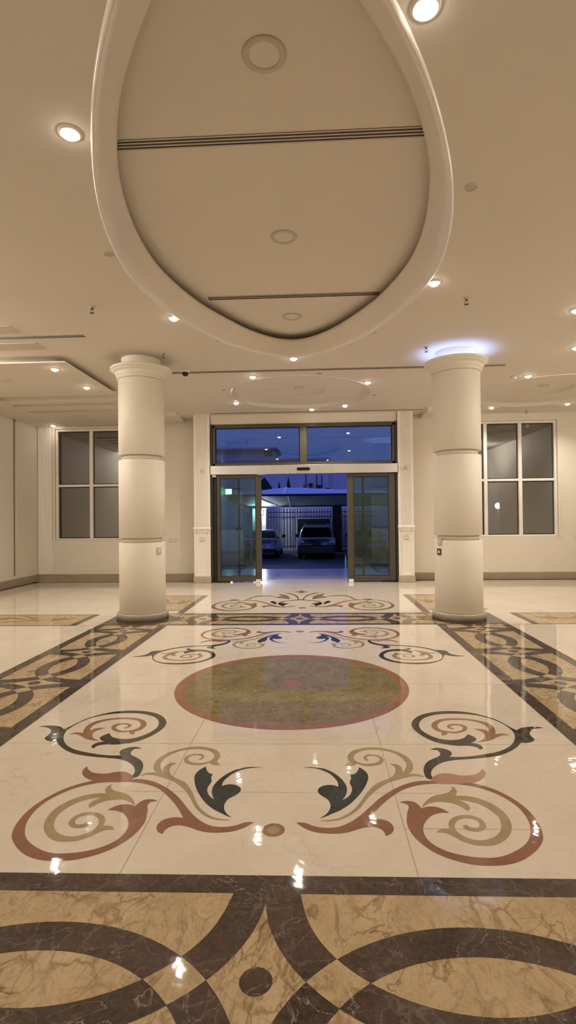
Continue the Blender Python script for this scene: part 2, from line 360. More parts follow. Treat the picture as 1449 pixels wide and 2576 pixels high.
INLAYS = {
  'red_scroll': ('red', [(-0.3041,2.552),(-0.3408,2.5514),(-0.3893,2.5234),(-0.4494,2.5091),(-0.5028,2.5173),(-0.5574,2.5529),(-0.6061,2.6041),(-0.663,2.6827),(-0.7249,2.7717),(-0.7833,2.8381),(-0.8395,2.8899),(-0.9083,2.9375),(-0.9968,2.964),(-1.0665,2.9545),(-1.1556,2.9447),(-1.2468,2.9412),(-1.3015,2.9111),(-1.354,2.8661),(-1.3899,2.8159),(-1.4194,2.7574),(-1.4407,2.6878),(-1.45,2.6119),(-1.4454,2.5402),(-1.4307,2.4725),(-1.4083,2.4211),(-1.3703,2.372),(-1.3166,2.3212),(-1.2573,2.2802),(-1.1971,2.2575),(-1.1403,2.2489),(-1.0929,2.249),(-1.0402,2.2579),(-0.9915,2.2771),(-0.9451,2.3041),(-0.9089,2.3355),(-0.8761,2.3797),(-0.8521,2.4254),(-0.8353,2.4814),(-0.8297,2.5445),(-0.84,2.6107),(-0.8518,2.66),(-0.8642,2.6956),(-0.8583,2.7218),(-0.8234,2.7382),(-0.8618,2.7517),(-0.8991,2.7426),(-0.9159,2.7158),(-0.9244,2.6824),(-0.9522,2.6975),(-0.9978,2.699),(-1.0294,2.6779),(-1.0526,2.6442),(-1.0105,2.6428),(-0.9713,2.6264),(-0.9363,2.59),(-0.909,2.5434),(-0.8957,2.4982),(-0.8956,2.4545),(-0.9055,2.412),(-0.9296,2.3764),(-0.9623,2.3464),(-1.0023,2.3247),(-1.0446,2.3102),(-1.0989,2.3017),(-1.147,2.3009),(-1.1914,2.3116),(-1.2444,2.338),(-1.3003,2.3771),(-1.3442,2.422),(-1.3746,2.4734),(-1.3976,2.5317),(-1.4093,2.593),(-1.4103,2.6625),(-1.3972,2.7253),(-1.3723,2.7801),(-1.3377,2.8314),(-1.2872,2.8788),(-1.2274,2.9095),(-1.1494,2.9287),(-1.0647,2.9322),(-0.9877,2.9221),(-0.9262,2.9011),(-0.853,2.8557),(-0.8032,2.8039),(-0.7507,2.739),(-0.7048,2.6719),(-0.6705,2.6129),(-0.6548,2.5824),(-0.6718,2.586),(-0.7141,2.5835),(-0.7462,2.5641),(-0.7619,2.527),(-0.7575,2.4912),(-0.7372,2.461),(-0.7156,2.4484),(-0.714,2.4787),(-0.6981,2.5054),(-0.6705,2.5193),(-0.6329,2.5154),(-0.5923,2.4981),(-0.5514,2.4768),(-0.5028,2.4645),(-0.4518,2.4644),(-0.3974,2.4747),(-0.3499,2.5017),(-0.3223,2.5289)]),
  'red_leaf': ('pink', [(-1.3572,3.1132),(-1.3288,3.0704),(-1.2876,3.0348),(-1.2428,3.0235),(-1.1983,3.0263),(-1.1594,3.0445),(-1.115,3.0486),(-1.0724,3.0254),(-1.0366,2.9794),(-1.0336,2.9625),(-1.0625,2.9342),(-1.1155,2.928),(-1.2002,2.9326),(-1.2625,2.9486),(-1.3106,2.982),(-1.3468,3.0282),(-1.3606,3.07)]),
  'olive_spiral': ('olive', [(-1.0883,2.5362),(-1.0881,2.5133),(-1.1065,2.4951),(-1.1349,2.4884),(-1.1685,2.4986),(-1.1926,2.5255),(-1.1986,2.5578),(-1.1891,2.5961),(-1.1617,2.6208),(-1.12,2.6264),(-1.0768,2.6152),(-1.0442,2.5885),(-1.0249,2.551),(-1.0181,2.5099),(-0.993,2.5129),(-0.9665,2.499),(-0.9529,2.4797),(-0.9746,2.4793),(-1.0021,2.4702),(-1.0241,2.4482),(-1.0407,2.4267),(-1.067,2.4054),(-1.0997,2.3884),(-1.1378,2.3837),(-1.1796,2.3872),(-1.2199,2.4072),(-1.262,2.4446),(-1.2954,2.4923),(-1.317,2.5468),(-1.3244,2.6039),(-1.3184,2.6587),(-1.2983,2.7107),(-1.2666,2.754),(-1.2233,2.7876),(-1.1719,2.805),(-1.123,2.8079),(-1.1397,2.8396),(-1.1434,2.8746),(-1.1292,2.9083),(-1.1189,2.869),(-1.098,2.8425),(-1.075,2.8289),(-1.0276,2.8125),(-0.9789,2.7741),(-0.9468,2.7313),(-0.9251,2.6845),(-0.9602,2.7205),(-1.0026,2.7434),(-1.0487,2.7438),(-1.0947,2.7293),(-1.1238,2.7025),(-1.1458,2.661),(-1.1629,2.6812),(-1.1643,2.7178),(-1.1434,2.7502),(-1.127,2.7667),(-1.1687,2.7553),(-1.2111,2.7331),(-1.2424,2.7009),(-1.2659,2.6543),(-1.278,2.6045),(-1.269,2.5474),(-1.2507,2.5019),(-1.2239,2.4668),(-1.1836,2.4372),(-1.1471,2.4251),(-1.1073,2.4274),(-1.0752,2.4474),(-1.0522,2.4782),(-1.0461,2.514),(-1.0558,2.5505),(-1.08,2.5832),(-1.1131,2.5971),(-1.1444,2.5938),(-1.1675,2.5724),(-1.1682,2.5443),(-1.1552,2.5214),(-1.1333,2.5199),(-1.1162,2.5293),(-1.1071,2.5451)]),
  'olive_branch': ('olive', [(-0.4146,2.5689),(-0.4609,2.5757),(-0.5003,2.5865),(-0.5444,2.6195),(-0.5876,2.6685),(-0.6247,2.7353),(-0.6537,2.8002),(-0.6858,2.8624),(-0.7284,2.9274),(-0.7821,2.97),(-0.8135,2.995),(-0.8378,3.027),(-0.8554,3.0798),(-0.8556,3.1278),(-0.8315,3.1604),(-0.8716,3.1629),(-0.8945,3.1274),(-0.8958,3.0862),(-0.8899,3.05),(-0.9177,3.1064),(-0.9307,3.1623),(-0.9254,3.213),(-0.9063,3.2654),(-0.8707,3.3119),(-0.8164,3.3439),(-0.7488,3.3525),(-0.6901,3.3372),(-0.648,3.2985),(-0.6306,3.2605),(-0.6321,3.2159),(-0.6463,3.1866),(-0.6814,3.1648),(-0.7207,3.1644),(-0.7568,3.1783),(-0.7809,3.21),(-0.7812,3.2396),(-0.7629,3.2623),(-0.7301,3.2671),(-0.7079,3.2522),(-0.7052,3.2299),(-0.717,3.2077),(-0.7022,3.2006),(-0.6884,3.23),(-0.6933,3.2599),(-0.713,3.2825),(-0.7477,3.2852),(-0.785,3.2696),(-0.8056,3.2289),(-0.8012,3.1923),(-0.778,3.1567),(-0.7339,3.1361),(-0.6819,3.1366),(-0.6421,3.1652),(-0.6249,3.1442),(-0.5841,3.1348),(-0.5721,3.1406),(-0.5989,3.1871),(-0.5915,3.231),(-0.5989,3.2836),(-0.623,3.3299),(-0.6677,3.3644),(-0.7282,3.3866),(-0.7843,3.3861),(-0.8362,3.3678),(-0.8907,3.3353),(-0.933,3.2881),(-0.9586,3.2348),(-0.9679,3.1762),(-0.9626,3.1198),(-0.9462,3.0721),(-0.9235,3.0391),(-0.9654,3.0413),(-0.9919,3.0252),(-1.0054,2.9992),(-0.9635,3.0151),(-0.9087,3.0003),(-0.8578,2.9754),(-0.8062,2.9449),(-0.7586,2.9029),(-0.7155,2.8504),(-0.6785,2.7943),(-0.6473,2.735),(-0.6174,2.6782),(-0.579,2.6288),(-0.5386,2.5907),(-0.4971,2.5696),(-0.4535,2.5637)]),
  'green_leaf': ('green', [(-0.6522,3.1189),(-0.6832,3.0683),(-0.6934,3.0091),(-0.6797,2.9402),(-0.6545,2.8686),(-0.6165,2.7896),(-0.5694,2.715),(-0.5195,2.6593),(-0.475,2.6253),(-0.4439,2.6016),(-0.4176,2.5877),(-0.4471,2.6209),(-0.4682,2.6651),(-0.473,2.7163),(-0.4614,2.7589),(-0.435,2.7919),(-0.4139,2.8257),(-0.4111,2.86),(-0.4293,2.8925),(-0.4649,2.91),(-0.5003,2.906),(-0.5206,2.8914),(-0.5205,2.9359),(-0.5024,2.9922),(-0.4678,3.0507),(-0.4282,3.0845),(-0.3734,3.1054),(-0.3164,3.1114),(-0.3873,3.1148),(-0.4432,3.1005),(-0.494,3.057),(-0.5293,3.0046),(-0.555,2.9417),(-0.5659,2.8873),(-0.5629,2.8351),(-0.5492,2.7849),(-0.5348,2.7547),(-0.5596,2.7793),(-0.5858,2.8292),(-0.5934,2.8752),(-0.5854,2.9413),(-0.5963,2.9911),(-0.5938,3.0232),(-0.6164,3.0359),(-0.6402,3.0754)]),
  'dark_scroll': ('dark', [(-1.0374,2.9737),(-1.019,2.9854),(-1.012,3.0498),(-1.0255,3.123),(-1.0569,3.1866),(-1.1024,3.2324),(-1.1444,3.2659),(-1.162,3.3074),(-1.1548,3.3502),(-1.1109,3.3607),(-1.153,3.3822),(-1.2002,3.3715),(-1.2313,3.3351),(-1.2295,3.2928),(-1.2063,3.2585),(-1.2707,3.2579),(-1.3364,3.2682),(-1.4142,3.291),(-1.4963,3.3213),(-1.5651,3.361),(-1.628,3.4199),(-1.6797,3.4967),(-1.7127,3.5772),(-1.7245,3.6531),(-1.7157,3.7323),(-1.6884,3.8152),(-1.6337,3.892),(-1.5517,3.9458),(-1.4549,3.9664),(-1.3578,3.9668),(-1.2681,3.9432),(-1.1939,3.8943),(-1.1449,3.8276),(-1.1196,3.754),(-1.116,3.6831),(-1.1362,3.6147),(-1.1717,3.5567),(-1.2125,3.5194),(-1.2598,3.5031),(-1.3142,3.5075),(-1.363,3.531),(-1.4117,3.596),(-1.4358,3.5628),(-1.4462,3.5223),(-1.4236,3.483),(-1.3914,3.46),(-1.4176,3.4521),(-1.4439,3.4214),(-1.4456,3.3841),(-1.4193,3.3551),(-1.4122,3.3918),(-1.3764,3.4145),(-1.2993,3.4151),(-1.2404,3.4307),(-1.1798,3.4617),(-1.1322,3.5168),(-1.0906,3.5983),(-1.0677,3.6835),(-1.0705,3.7725),(-1.1027,3.8562),(-1.1719,3.9436),(-1.2542,3.9937),(-1.3532,4.0201),(-1.4439,4.0197),(-1.5397,3.9925),(-1.6204,3.9315),(-1.6832,3.8531),(-1.721,3.7595),(-1.7414,3.6966),(-1.758,3.665),(-1.8113,3.7103),(-1.8686,3.726),(-1.9233,3.7221),(-1.9608,3.7058),(-1.9026,3.6955),(-1.8552,3.6643),(-1.8229,3.6098),(-1.8162,3.56),(-1.815,3.5115),(-1.784,3.477),(-1.7433,3.4618),(-1.712,3.4651),(-1.6524,3.3897),(-1.5896,3.3319),(-1.5166,3.2831),(-1.4425,3.2562),(-1.3603,3.2366),(-1.2819,3.224),(-1.2032,3.2087),(-1.1526,3.1856),(-1.1011,3.1411),(-1.0632,3.0855),(-1.0468,3.0257),(-1.0489,2.9908)]),
  'brown_spiral': ('brown', [(-1.6856,3.5774),(-1.6519,3.6077),(-1.5936,3.5997),(-1.6102,3.6453),(-1.6201,3.724),(-1.6013,3.797),(-1.5484,3.8443),(-1.4722,3.8734),(-1.3867,3.8797),(-1.3013,3.8647),(-1.2389,3.8177),(-1.2084,3.7626),(-1.2011,3.7001),(-1.2163,3.6514),(-1.2442,3.6223),(-1.234,3.5725),(-1.27,3.5887),(-1.2851,3.622),(-1.3251,3.61),(-1.3803,3.6298),(-1.4235,3.6672),(-1.4389,3.7073),(-1.4321,3.7485),(-1.3978,3.7705),(-1.3481,3.7708),(-1.3084,3.7385),(-1.3088,3.6994),(-1.3383,3.6747),(-1.3474,3.6903),(-1.3293,3.708),(-1.3318,3.7347),(-1.3616,3.7489),(-1.3948,3.7433),(-1.4094,3.7164),(-1.3997,3.6813),(-1.3674,3.6504),(-1.3218,3.6387),(-1.2781,3.651),(-1.2473,3.6823),(-1.2411,3.7264),(-1.2559,3.7714),(-1.2891,3.8174),(-1.3442,3.8416),(-1.4121,3.8488),(-1.4867,3.8351),(-1.5439,3.7973),(-1.5735,3.7476),(-1.5769,3.6888),(-1.5604,3.6371),(-1.5487,3.6716),(-1.5143,3.6892),(-1.4711,3.686),(-1.5022,3.6598),(-1.5204,3.6204),(-1.5165,3.5704),(-1.4927,3.522),(-1.4597,3.4906),(-1.4206,3.4675),(-1.4814,3.4794),(-1.539,3.5057),(-1.5935,3.5535),(-1.6382,3.5778)]),
}
FOUNTAIN = {
  'diamond': [(-0.436,10.489),(-0.334,10.567),(-0.281,10.745),(-0.219,10.562),(-0.113,10.476),(-0.216,10.41),(-0.27,10.299),(-0.329,10.415)],
  'petal_a': [(-0.707,10.182),(-0.643,10.158),(-0.523,9.96),(-0.472,9.702),(-0.47,9.506),(-0.542,9.755),(-0.646,9.965)],
  'petal_b': [(-0.754,9.762),(-0.658,9.913),(-0.542,9.755),(-0.479,9.535),(-0.597,9.657)],
  'stem': [(-0.614,10.346),(-0.51,10.342),(-0.373,10.061),(-0.307,9.696),(-0.296,9.453),(-0.315,9.453),(-0.346,9.748),(-0.453,10.118)],
  'arm': [(-0.637,9.055),(-0.603,9.277),(-0.493,9.384),(-0.352,9.473),(-0.266,9.528),(-0.263,9.433),(-0.391,9.362),(-0.517,9.292),(-0.58,9.141),(-0.601,8.925)],
  'blue': [(-0.637,9.055),(-0.58,9.141),(-0.506,9.077),(-0.448,9.049),(-0.5,8.965),(-0.53,8.773),(-0.6,8.908)],
  'blue2': [(-0.802,9.265),(-0.751,9.346),(-0.693,9.234),(-0.659,8.969),(-0.722,9.057)],
  'vine': [(-1.311,9.411),(-1.23,9.58),(-1.185,9.828),(-1.082,10.002),(-0.961,10.029),(-0.799,9.949),(-0.697,9.811),(-0.823,9.867),(-1.009,9.894),(-1.121,9.795),(-1.179,9.53),(-1.247,9.371)],
  'leaf': [(-1.536,9.494),(-1.481,9.569),(-1.373,9.537),(-1.37,9.413),(-1.48,9.37)],
}
HALL = 0.45; FAR = 2.2; SIDE = 1.5  # HALL and SIDE scale the added fill lamps, FAR the entrance downlights

# ================================================================== FLOOR
SHEAR, CXF = .018, -.205
def shr(x, y): return (x, y+SHEAR*(x+.2))
FM = ['cream_marble', 'ochre_marble', 'dark_marble', 'red_marble', 'pink_marble', 'olive_marble', 'brown_marble',
      'green_marble', 'black_marble', 'field_marble', 'rim_marble', 'joint_line']
FI = {n.split('_')[0]: i for i, n in enumerate(FM)}
fb = MB()
L1, L2, L3, L4 = .0005, .0010, .0015, .0020
from mathutils.geometry import tessellate_polygon, delaunay_2d_cdt
def fpoly(pts, col, z, shear=True):
    P = [shr(*p) if shear else p for p in pts]
    tris = tessellate_polygon([[Vector((p[0], p[1], 0)) for p in P]])
    F = []
    for a, b_, c_ in tris:
        ar = (P[b_][0]-P[a][0])*(P[c_][1]-P[a][1])-(P[b_][1]-P[a][1])*(P[c_][0]-P[a][0])
        F.append((a, b_, c_) if ar > 0 else (a, c_, b_))
    fb.add([(p[0], p[1], z) for p in P], F, FI[col])
def frect(x0, x1, y0, y1, col, z):
    a, b_, c_, d = shr(x0, y0), shr(x1, y0), shr(x1, y1), shr(x0, y1)
    fb.add([(*a, z), (*b_, z), (*c_, z), (*d, z)], [(0, 1, 2, 3)], FI[col])
def fdisc(cx, cy, r, col, z, r0=0.0, n=96):
    V = []; F = []
    for i in range(n):
        a = 2*pi*i/n
        V.append((*shr(cx+r*cos(a), cy+r*sin(a)), z)); V.append((*shr(cx+r0*cos(a), cy+r0*sin(a)), z))
    if r0 > 0:
        for i in range(n):
            j = (i+1) % n; F.append((2*i, 2*j, 2*j+1, 2*i+1))
    else: F = [[2*i for i in range(n)]]
    fb.add(V, F, FI[col])
def smooth(pts, k=4, corner=52):
    n = len(pts); P = [Vector((p[0], p[1])) for p in pts]; cr = []
    for i in range(n):
        a = P[i]-P[i-1]; b_ = P[(i+1) % n]-P[i]
        ang = abs(a.angle_signed(b_, 0)) if a.length > 1e-6 and b_.length > 1e-6 else 0
        cr.append(math.degrees(ang) > corner)
    out = []
    for i in range(n):
        p1, p2 = P[i], P[(i+1) % n]
        d = (p2-p1).length
        def tan(q0, q1, q2):
            l1, l2 = (q1-q0).length, (q2-q1).length
            if l1 < 1e-6 or l2 < 1e-6: return (q2-q0)*.5
            t = ((q1-q0)/l1*l2+(q2-q1)/l2*l1)/(l1+l2)
            return t*d
        t1 = (p2-p1) if cr[i] else tan(P[i-1], p1, p2)
        t2 = (p2-p1) if cr[(i+1) % n] else tan(p1, p2, P[(i+2) % n])
        for s in range(k):
            u = s/k; u2, u3 = u*u, u*u*u
            q = p1*(2*u3-3*u2+1)+t1*(u3-2*u2+u)+p2*(-2*u3+3*u2)+t2*(u3-u2)
            out.append((q.x, q.y))
    return out

XL, XR, YB, YF = -6.63, 6.25, -6.0, 12.45
fb.add([(XL-.2, YB-.2, 0), (XR+.2, YB-.2, 0), (XR+.2, YF+.2, 0), (XL-.2, YF+.2, 0)], [(0, 1, 2, 3)], FI['cream'])

# --- bands
BXO, BXI = (-3.0, 2.59), (-2.035, 1.625)            # outer and inner edges of the two side bands
NB, FBD = (1.182, 2.172), (7.242, 8.152)            # near and far cross bands
def guilloche(length0, length1, centre, hin, hout, s0, period, along, slen=1.0):
    """interlaced ribbons: s runs along the band, h across it"""
    def pt(s, h): return (s, centre+h) if along == 'x' else (centre+h, s)
    def rect(sa, sb, ha, hb, col, z):
        if along == 'x': frect(sa, sb, centre+ha, centre+hb, col, z)
        else: frect(centre+ha, centre+hb, sa, sb, col, z)
    rect(length0, length1, -hin, hin, 'ochre', L1)
    rect(length0, length1, hin, hout, 'dark', L2); rect(length0, length1, -hout, -hin, 'dark', L2)
    k = hin/.391
    ai, bi, ao, bo = .583*slen, .498*k, .722*slen, .624*k
    n = 72
    def strip(L, lo, hi, col, z, fine=False):
        V = []; F = []; prev = None; n = 360 if fine else 72
        for i in range(n+1):
            s = ao*(-1+2*i/n) if fine else ao*sin(-pi/2+pi*i/n)
            S = min(max(L+s, length0), length1)
            a, b_ = lo(S-L), hi(S-L)
            if b_ < a-1e-6: prev = None; continue
            V += [(*shr(*pt(S, a)), z), (*shr(*pt(S, b_)), z)]
            c_ = len(V)-2
            if prev is not None and abs(V[c_][0]-V[prev][0])+abs(V[c_][1]-V[prev][1]) > 1e-6:
                q = [prev, c_, c_+1, prev+1]
                A = [V[t] for t in q]
                ar = sum(A[t][0]*A[(t+1) % 4][1]-A[(t+1) % 4][0]*A[t][1] for t in range(4))
                F.append(q if ar > 0 else q[::-1])
            prev = c_
        if F: fb.add(V, F, FI[col])
    fi = lambda s: -hin+(bi*sqrt(max(0, 1-(s/ai)**2)) if abs(s) < ai else 0)
    fo = lambda s: -hin+bo*sqrt(max(0, 1-(s/ao)**2))
    m0 = int(math.floor((length0-s0)/period))-1; m1 = int(math.ceil((length1-s0)/period))+1
    for q in range(m0, m1+1):
        L = s0+(q+.5)*period
        if L+ao > length0 and L-ao < length1:
            zz = L3+(.0001 if q % 2 else 0)
            strip(L, fi, fo, 'dark', zz)
            strip(L, lambda s: -fo(s), lambda s: -fi(s), 'dark', zz+.0002)
            strip(L, lambda s: max(fi(s), -fo(s)), lambda s: min(fo(s), -fi(s)), 'ochre', L4, True)
        D = s0+q*period
        if length0+.06 < D < length1-.06:
            p = pt(D, 0); fdisc(p[0], p[1], .052, 'dark', L4, n=32)
guilloche(BXI[0], BXI[1], sum(NB)/2, .391, .495, -.200, 1.44, 'x')
guilloche(BXI[0], BXI[1], sum(FBD)/2, .36, .455, -.235, 1.405, 'x', .96)
for xo, xi in zip(BXO, BXI):
    c_ = (xo+xi)/2; ho = abs(xo-xi)/2
    guilloche(-3.0, NB[0], c_, ho*.77, ho, 6.905-1.105*9, 1.105, 'y', .77)
    guilloche(NB[0], FBD[0], c_, ho*.77, ho, 6.905, 1.105, 'y', .77)
    # dark square under each column with pale quarter arcs
    x0, x1 = min(xo, xi), max(xo, xi)
    frect(x0, x1, FBD[0], FBD[1], 'dark', L1)
    sgn = 1 if xi > xo else -1
    fpoly([(xi-sgn*.02, 7.30), (xi-sgn*.20, 7.30), (xi-sgn*.10, 7.42), (xi-sgn*.02, 7.58)], 'ochre', L2)
    fpoly([(xi-sgn*.02, 8.10), (xi-sgn*.02, 7.84), (xi-sgn*.12, 7.96), (xi-sgn*.24, 8.10)], 'ochre', L2)
# flower panels beyond the columns and to their outer sides
def sprig(fx, fy, flipx, s, sy):
    def T(P): return [(fx+flipx*s*x, fy+sy*y) for x, y in P]
    for P in ([(-1.6, .10), (-.9, .16), (-.2, .02), (.6, -.02), (1.5, .06), (.6, .02), (-.2, .08), (-.9, .22)],
              [(-1.5, -.34), (-.6, -.22), (.2, -.12), (1.0, -.08), (.2, -.08), (-.6, -.16)],
              [(1.1, .06), (1.5, .30), (1.8, .12), (2.2, .26), (1.9, -.02), (1.4, -.06)],
              [(-2.6, .30), (-2.1, .24), (-1.9, .02), (-1.5, .22), (-1.0, .26), (-1.7, -.12), (-2.3, -.16), (-1.9, -.06), (-2.2, .12)],
              [(-.9, .44), (-.5, .40), (.1, .20), (.5, .12), (0, .14), (-.5, .32)]):
        fpoly(smooth(T(P), 3), 'brown', L4)
for sgn, xi in ((1, BXI[0]), (-1, BXI[1])):
    a, b_ = sorted((xi, xi-sgn*.11)); frect(a, b_, 8.17, 10.07, 'dark', L2)
    a, b_ = sorted((xi-sgn*.11, xi-sgn*1.05)); frect(a, b_, 8.44, 10.07, 'ochre', L1)
    frect(a, b_, 8.40, 8.44, 'dark', L2); frect(a, b_, 10.03, 10.07, 'dark', L2)
    sprig(xi-sgn*.58, 9.15, sgn, .18, 1.2)
    xo = xi-sgn*.97
    a, b_ = sorted((xo-sgn*.40, xo-sgn*4.2)); frect(a, b_, 7.26, 8.09, 'ochre', L1)
    frect(a, b_, 7.24, 7.275, 'dark', L2); frect(a, b_, 8.07, 8.105, 'dark', L2)
    a, b_ = sorted((xo-sgn*.30, xo-sgn*.40)); frect(a, b_, 7.24, 8.105, 'dark', L2)
    a, b_ = sorted((xo, xo-sgn*.30)); frect(a, b_, 7.24, 7.265, 'joint', L2)
    sprig(xo-sgn*1.2, 7.67, sgn, .30, .75); sprig(xo-sgn*2.6, 7.67, -sgn, .30, .75)
# dark strip along the skirting
for x0, x1 in ((XL, -2.76), (2.23, XR)): frect(x0, x1, 12.22, 12.40, 'dark', L1)
fpoly([(-2.76, 12.1), (-2.76, 12.4), (-3.3, 12.4)], 'dark', L2); fpoly([(2.23, 12.1), (2.8, 12.4), (2.23, 12.4)], 'dark', L2)
frect(XL, XL+.14, YB, 12.4, 'dark', L1); frect(XR-.14, XR, YB, 12.4, 'dark', L1)

# --- medallion
MX, MY = -.215, 4.66
fdisc(MX, MY, 1.0, 'rim', L2, .918); fdisc(MX, MY, .92, 'field', L1); fdisc(MX, MY, .085, 'rim', L2)

# --- scrolls traced once, mirrored to the four corners around the medallion
for nm, (colr, P) in INLAYS.items():
    S = smooth(P)
    for fx in (0, 1):
        for fy in (0, 1):
            col = colr
            if colr == 'pink' and not fx: col = 'red'
            Q = [((2*CXF-x) if fx else x, (2*MY-y) if fy else y) for x, y in S]
            fpoly(Q, 'black' if col == 'dark' else col, L1 if nm not in ('red_leaf',) else L2)
for fy in (0, 1):
    yy = 2.489 if not fy else 2*MY-2.489
    fdisc(-.208, yy, .053, 'brown', L1, n=40); fdisc(-.208, yy, .030, 'olive', L2, n=40)
# --- fountain of scrolls by the door
for nm in ('red_scroll', 'olive_spiral'):
    S = smooth(INLAYS[nm][1])
    for fx in (0, 1):
        fpoly([((CXF+(x-CXF)*1.23) if not fx else (CXF-.03-(x-CXF)*1.23), 8.36+(y-2.25)*1.55) for x, y in S],
              'brown' if nm == 'red_scroll' else 'olive', L1)
for nm, P in FOUNTAIN.items():
    S = smooth(P, 3)
    col = 'green' if nm.startswith('blue') else ('olive' if nm in ('vine',) else 'brown')
    for fx in ((0,) if nm == 'diamond' else (0, 1)):
        fpoly([((-.53-x) if fx else x, y) for x, y in S], col, L2)
fdisc(-.22, 8.62, .06, 'brown', L2, n=32)
# --- slab joints
J = .0022
for x in (-.815, .402): frect(x-J, x+J, 2.172, 7.242, 'joint', .0003)
for y in (3.435, 4.67, 5.98): frect(BXI[0], BXI[1], y-J, y+J, 'joint', .0003)
frect(-1.0, .6, 2.83-J, 2.83+J, 'joint', .0003); frect(.402, 1.0, 2.51-J, 2.51+J, 'joint', .0003)
for sgn, xo in ((-1, BXO[0]), (1, BXO[1])):
    for k in range(1, 5):
        frect(xo+sgn*.9*k-.002, xo+sgn*.9*k+.002, -3, 7.24, 'joint', .0003)
    for y in (2.2, 3.4, 4.67, 5.98, 9.3, 10.6): 
        a, b_ = sorted((xo, xo+sgn*3.7)); frect(a, b_, y-.002, y+.002, 'joint', .0003)
for y in (10.9, 11.5): frect(-2.0, 1.6, y-.002, y+.002, 'joint', .0003)
fb.build('floor', FM, kind='structure', label='polished cream marble floor with inlaid scrolls, medallion and dark ribbon bands', cat='floor')

# ================================================================== CEILING
ZC, ZU = 3.82, 4.08
OX, OY = -.285, 4.92
HALF_O = [(0, 1.72), (.30, 1.92), (.62, 2.36), (.77, 2.60), (.94, 2.92), (1.09, 3.26), (1.26, 3.73), (1.38, 4.20), (1.45, 4.64), (1.475, 5.10),
          (1.38, 5.80), (1.21, 6.40), (.92, 7.05), (.50, 7.52), (.22, 7.70), (0, 7.75)]
HALF_I = [(0, 2.08), (.28, 2.28), (.50, 2.56), (.62, 2.73), (.82, 3.05), (1.0, 3.45), (1.14, 3.87), (1.215, 4.25), (1.268, 4.75), (1.255, 5.26),
          (1.14, 5.84), (1.04, 6.17), (.83, 6.64), (.47, 7.25), (.2, 7.51), (0, 7.585)]
def egg(half, n=160):
    pts = [(OX+w_, y) for w_, y in half]+[(OX-w_, y) for w_, y in half[-2:0:-1]]
    P = smooth(pts, 8, 180)
    pol = sorted((math.atan2((y-OY)/1.9, x-OX), math.hypot((y-OY)/1.9, x-OX)) for x, y in P)
    pol = [(pol[-1][0]-2*pi, pol[-1][1])]+pol+[(pol[0][0]+2*pi, pol[0][1])]
    R = []; k = 0
    for i in range(n):
        a = -pi+2*pi*(i+.5)/n
        while pol[k+1][0] < a: k += 1
        (a0, r0_), (a1, r1_) = pol[k], pol[k+1]
        R.append((a, r0_+(r1_-r0_)*(a-a0)/max(a1-a0, 1e-9)))
    for _ in range(2):
        R = [(R[i][0], .25*R[i-1][1]+.5*R[i][1]+.25*R[(i+1) % n][1]) for i in range(n)]
    return [(OX+r*cos(a), OY+1.9*r*sin(a)) for a, r in R]
EGG_O, EGG_I = egg(HALF_O), egg(HALF_I)
def ov(t):      # t 0 outer ... 1 inner
    return [(a[0]+(b_[0]-a[0])*t, a[1]+(b_[1]-a[1])*t) for a, b_ in zip(EGG_O, EGG_I)]
TRAYS = [(-.278, 10.14, 1.33, .51), (4.41, 10.44, 1.31, .55)]
def circ(cx, cy, r, n=72): return [(cx+r*cos(2*pi*i/n), cy+r*sin(2*pi*i/n)) for i in range(n)]
cb = MB()
def ngon_holes(outer, holes, z, mi=0):
    V = []; E = []
    for loop in [outer]+holes:
        o = len(V); V += [Vector(p) for p in loop]
        E += [(o+i, o+(i+1) % len(loop)) for i in range(len(loop))]
    r = delaunay_2d_cdt(V, E, [], 1, 1e-5)
    vv, ff = r[0], r[2]
    def inside(p, loop):
        c_ = False
        for i in range(len(loop)):
            x1, y1 = loop[i-1]; x2, y2 = loop[i]
            if (y1 > p[1]) != (y2 > p[1]) and p[0] < (x2-x1)*(p[1]-y1)/(y2-y1)+x1: c_ = not c_
        return c_
    F = []
    for f in ff:
        g = sum((vv[i] for i in f), Vector((0, 0)))/len(f)
        if inside(g, outer) and not any(inside(g, h) for h in holes):
            f = list(f)
            ar = sum(vv[f[i]].x*vv[f[(i+1) % len(f)]].y-vv[f[(i+1) % len(f)]].x*vv[f[i]].y for i in range(len(f)))
            F.append(f[::-1] if ar > 0 else f)
    cb.add([(p.x, p.y, z) for p in vv], F, mi)
ngon_holes([(XL-.2, YB-.2), (XR+.2, YB-.2), (XR+.2, YF+.25), (XL-.2, YF+.25)],
           [ov(.02)]+[circ(t[0], t[1], t[2]-.01) for t in TRAYS], ZC)
# raised ceiling inside the oval, with the hidden side wall that closes it
wide = ov(-.16); n = len(wide)
cb.add([(x, y, ZU) for x, y in wide], [list(range(n))[::-1]])
cb.add([(x, y, ZC) for x, y in wide]+[(x, y, ZU) for x, y in wide], [(i, (i+1) % n, n+(i+1) % n, n+i) for i in range(n)])
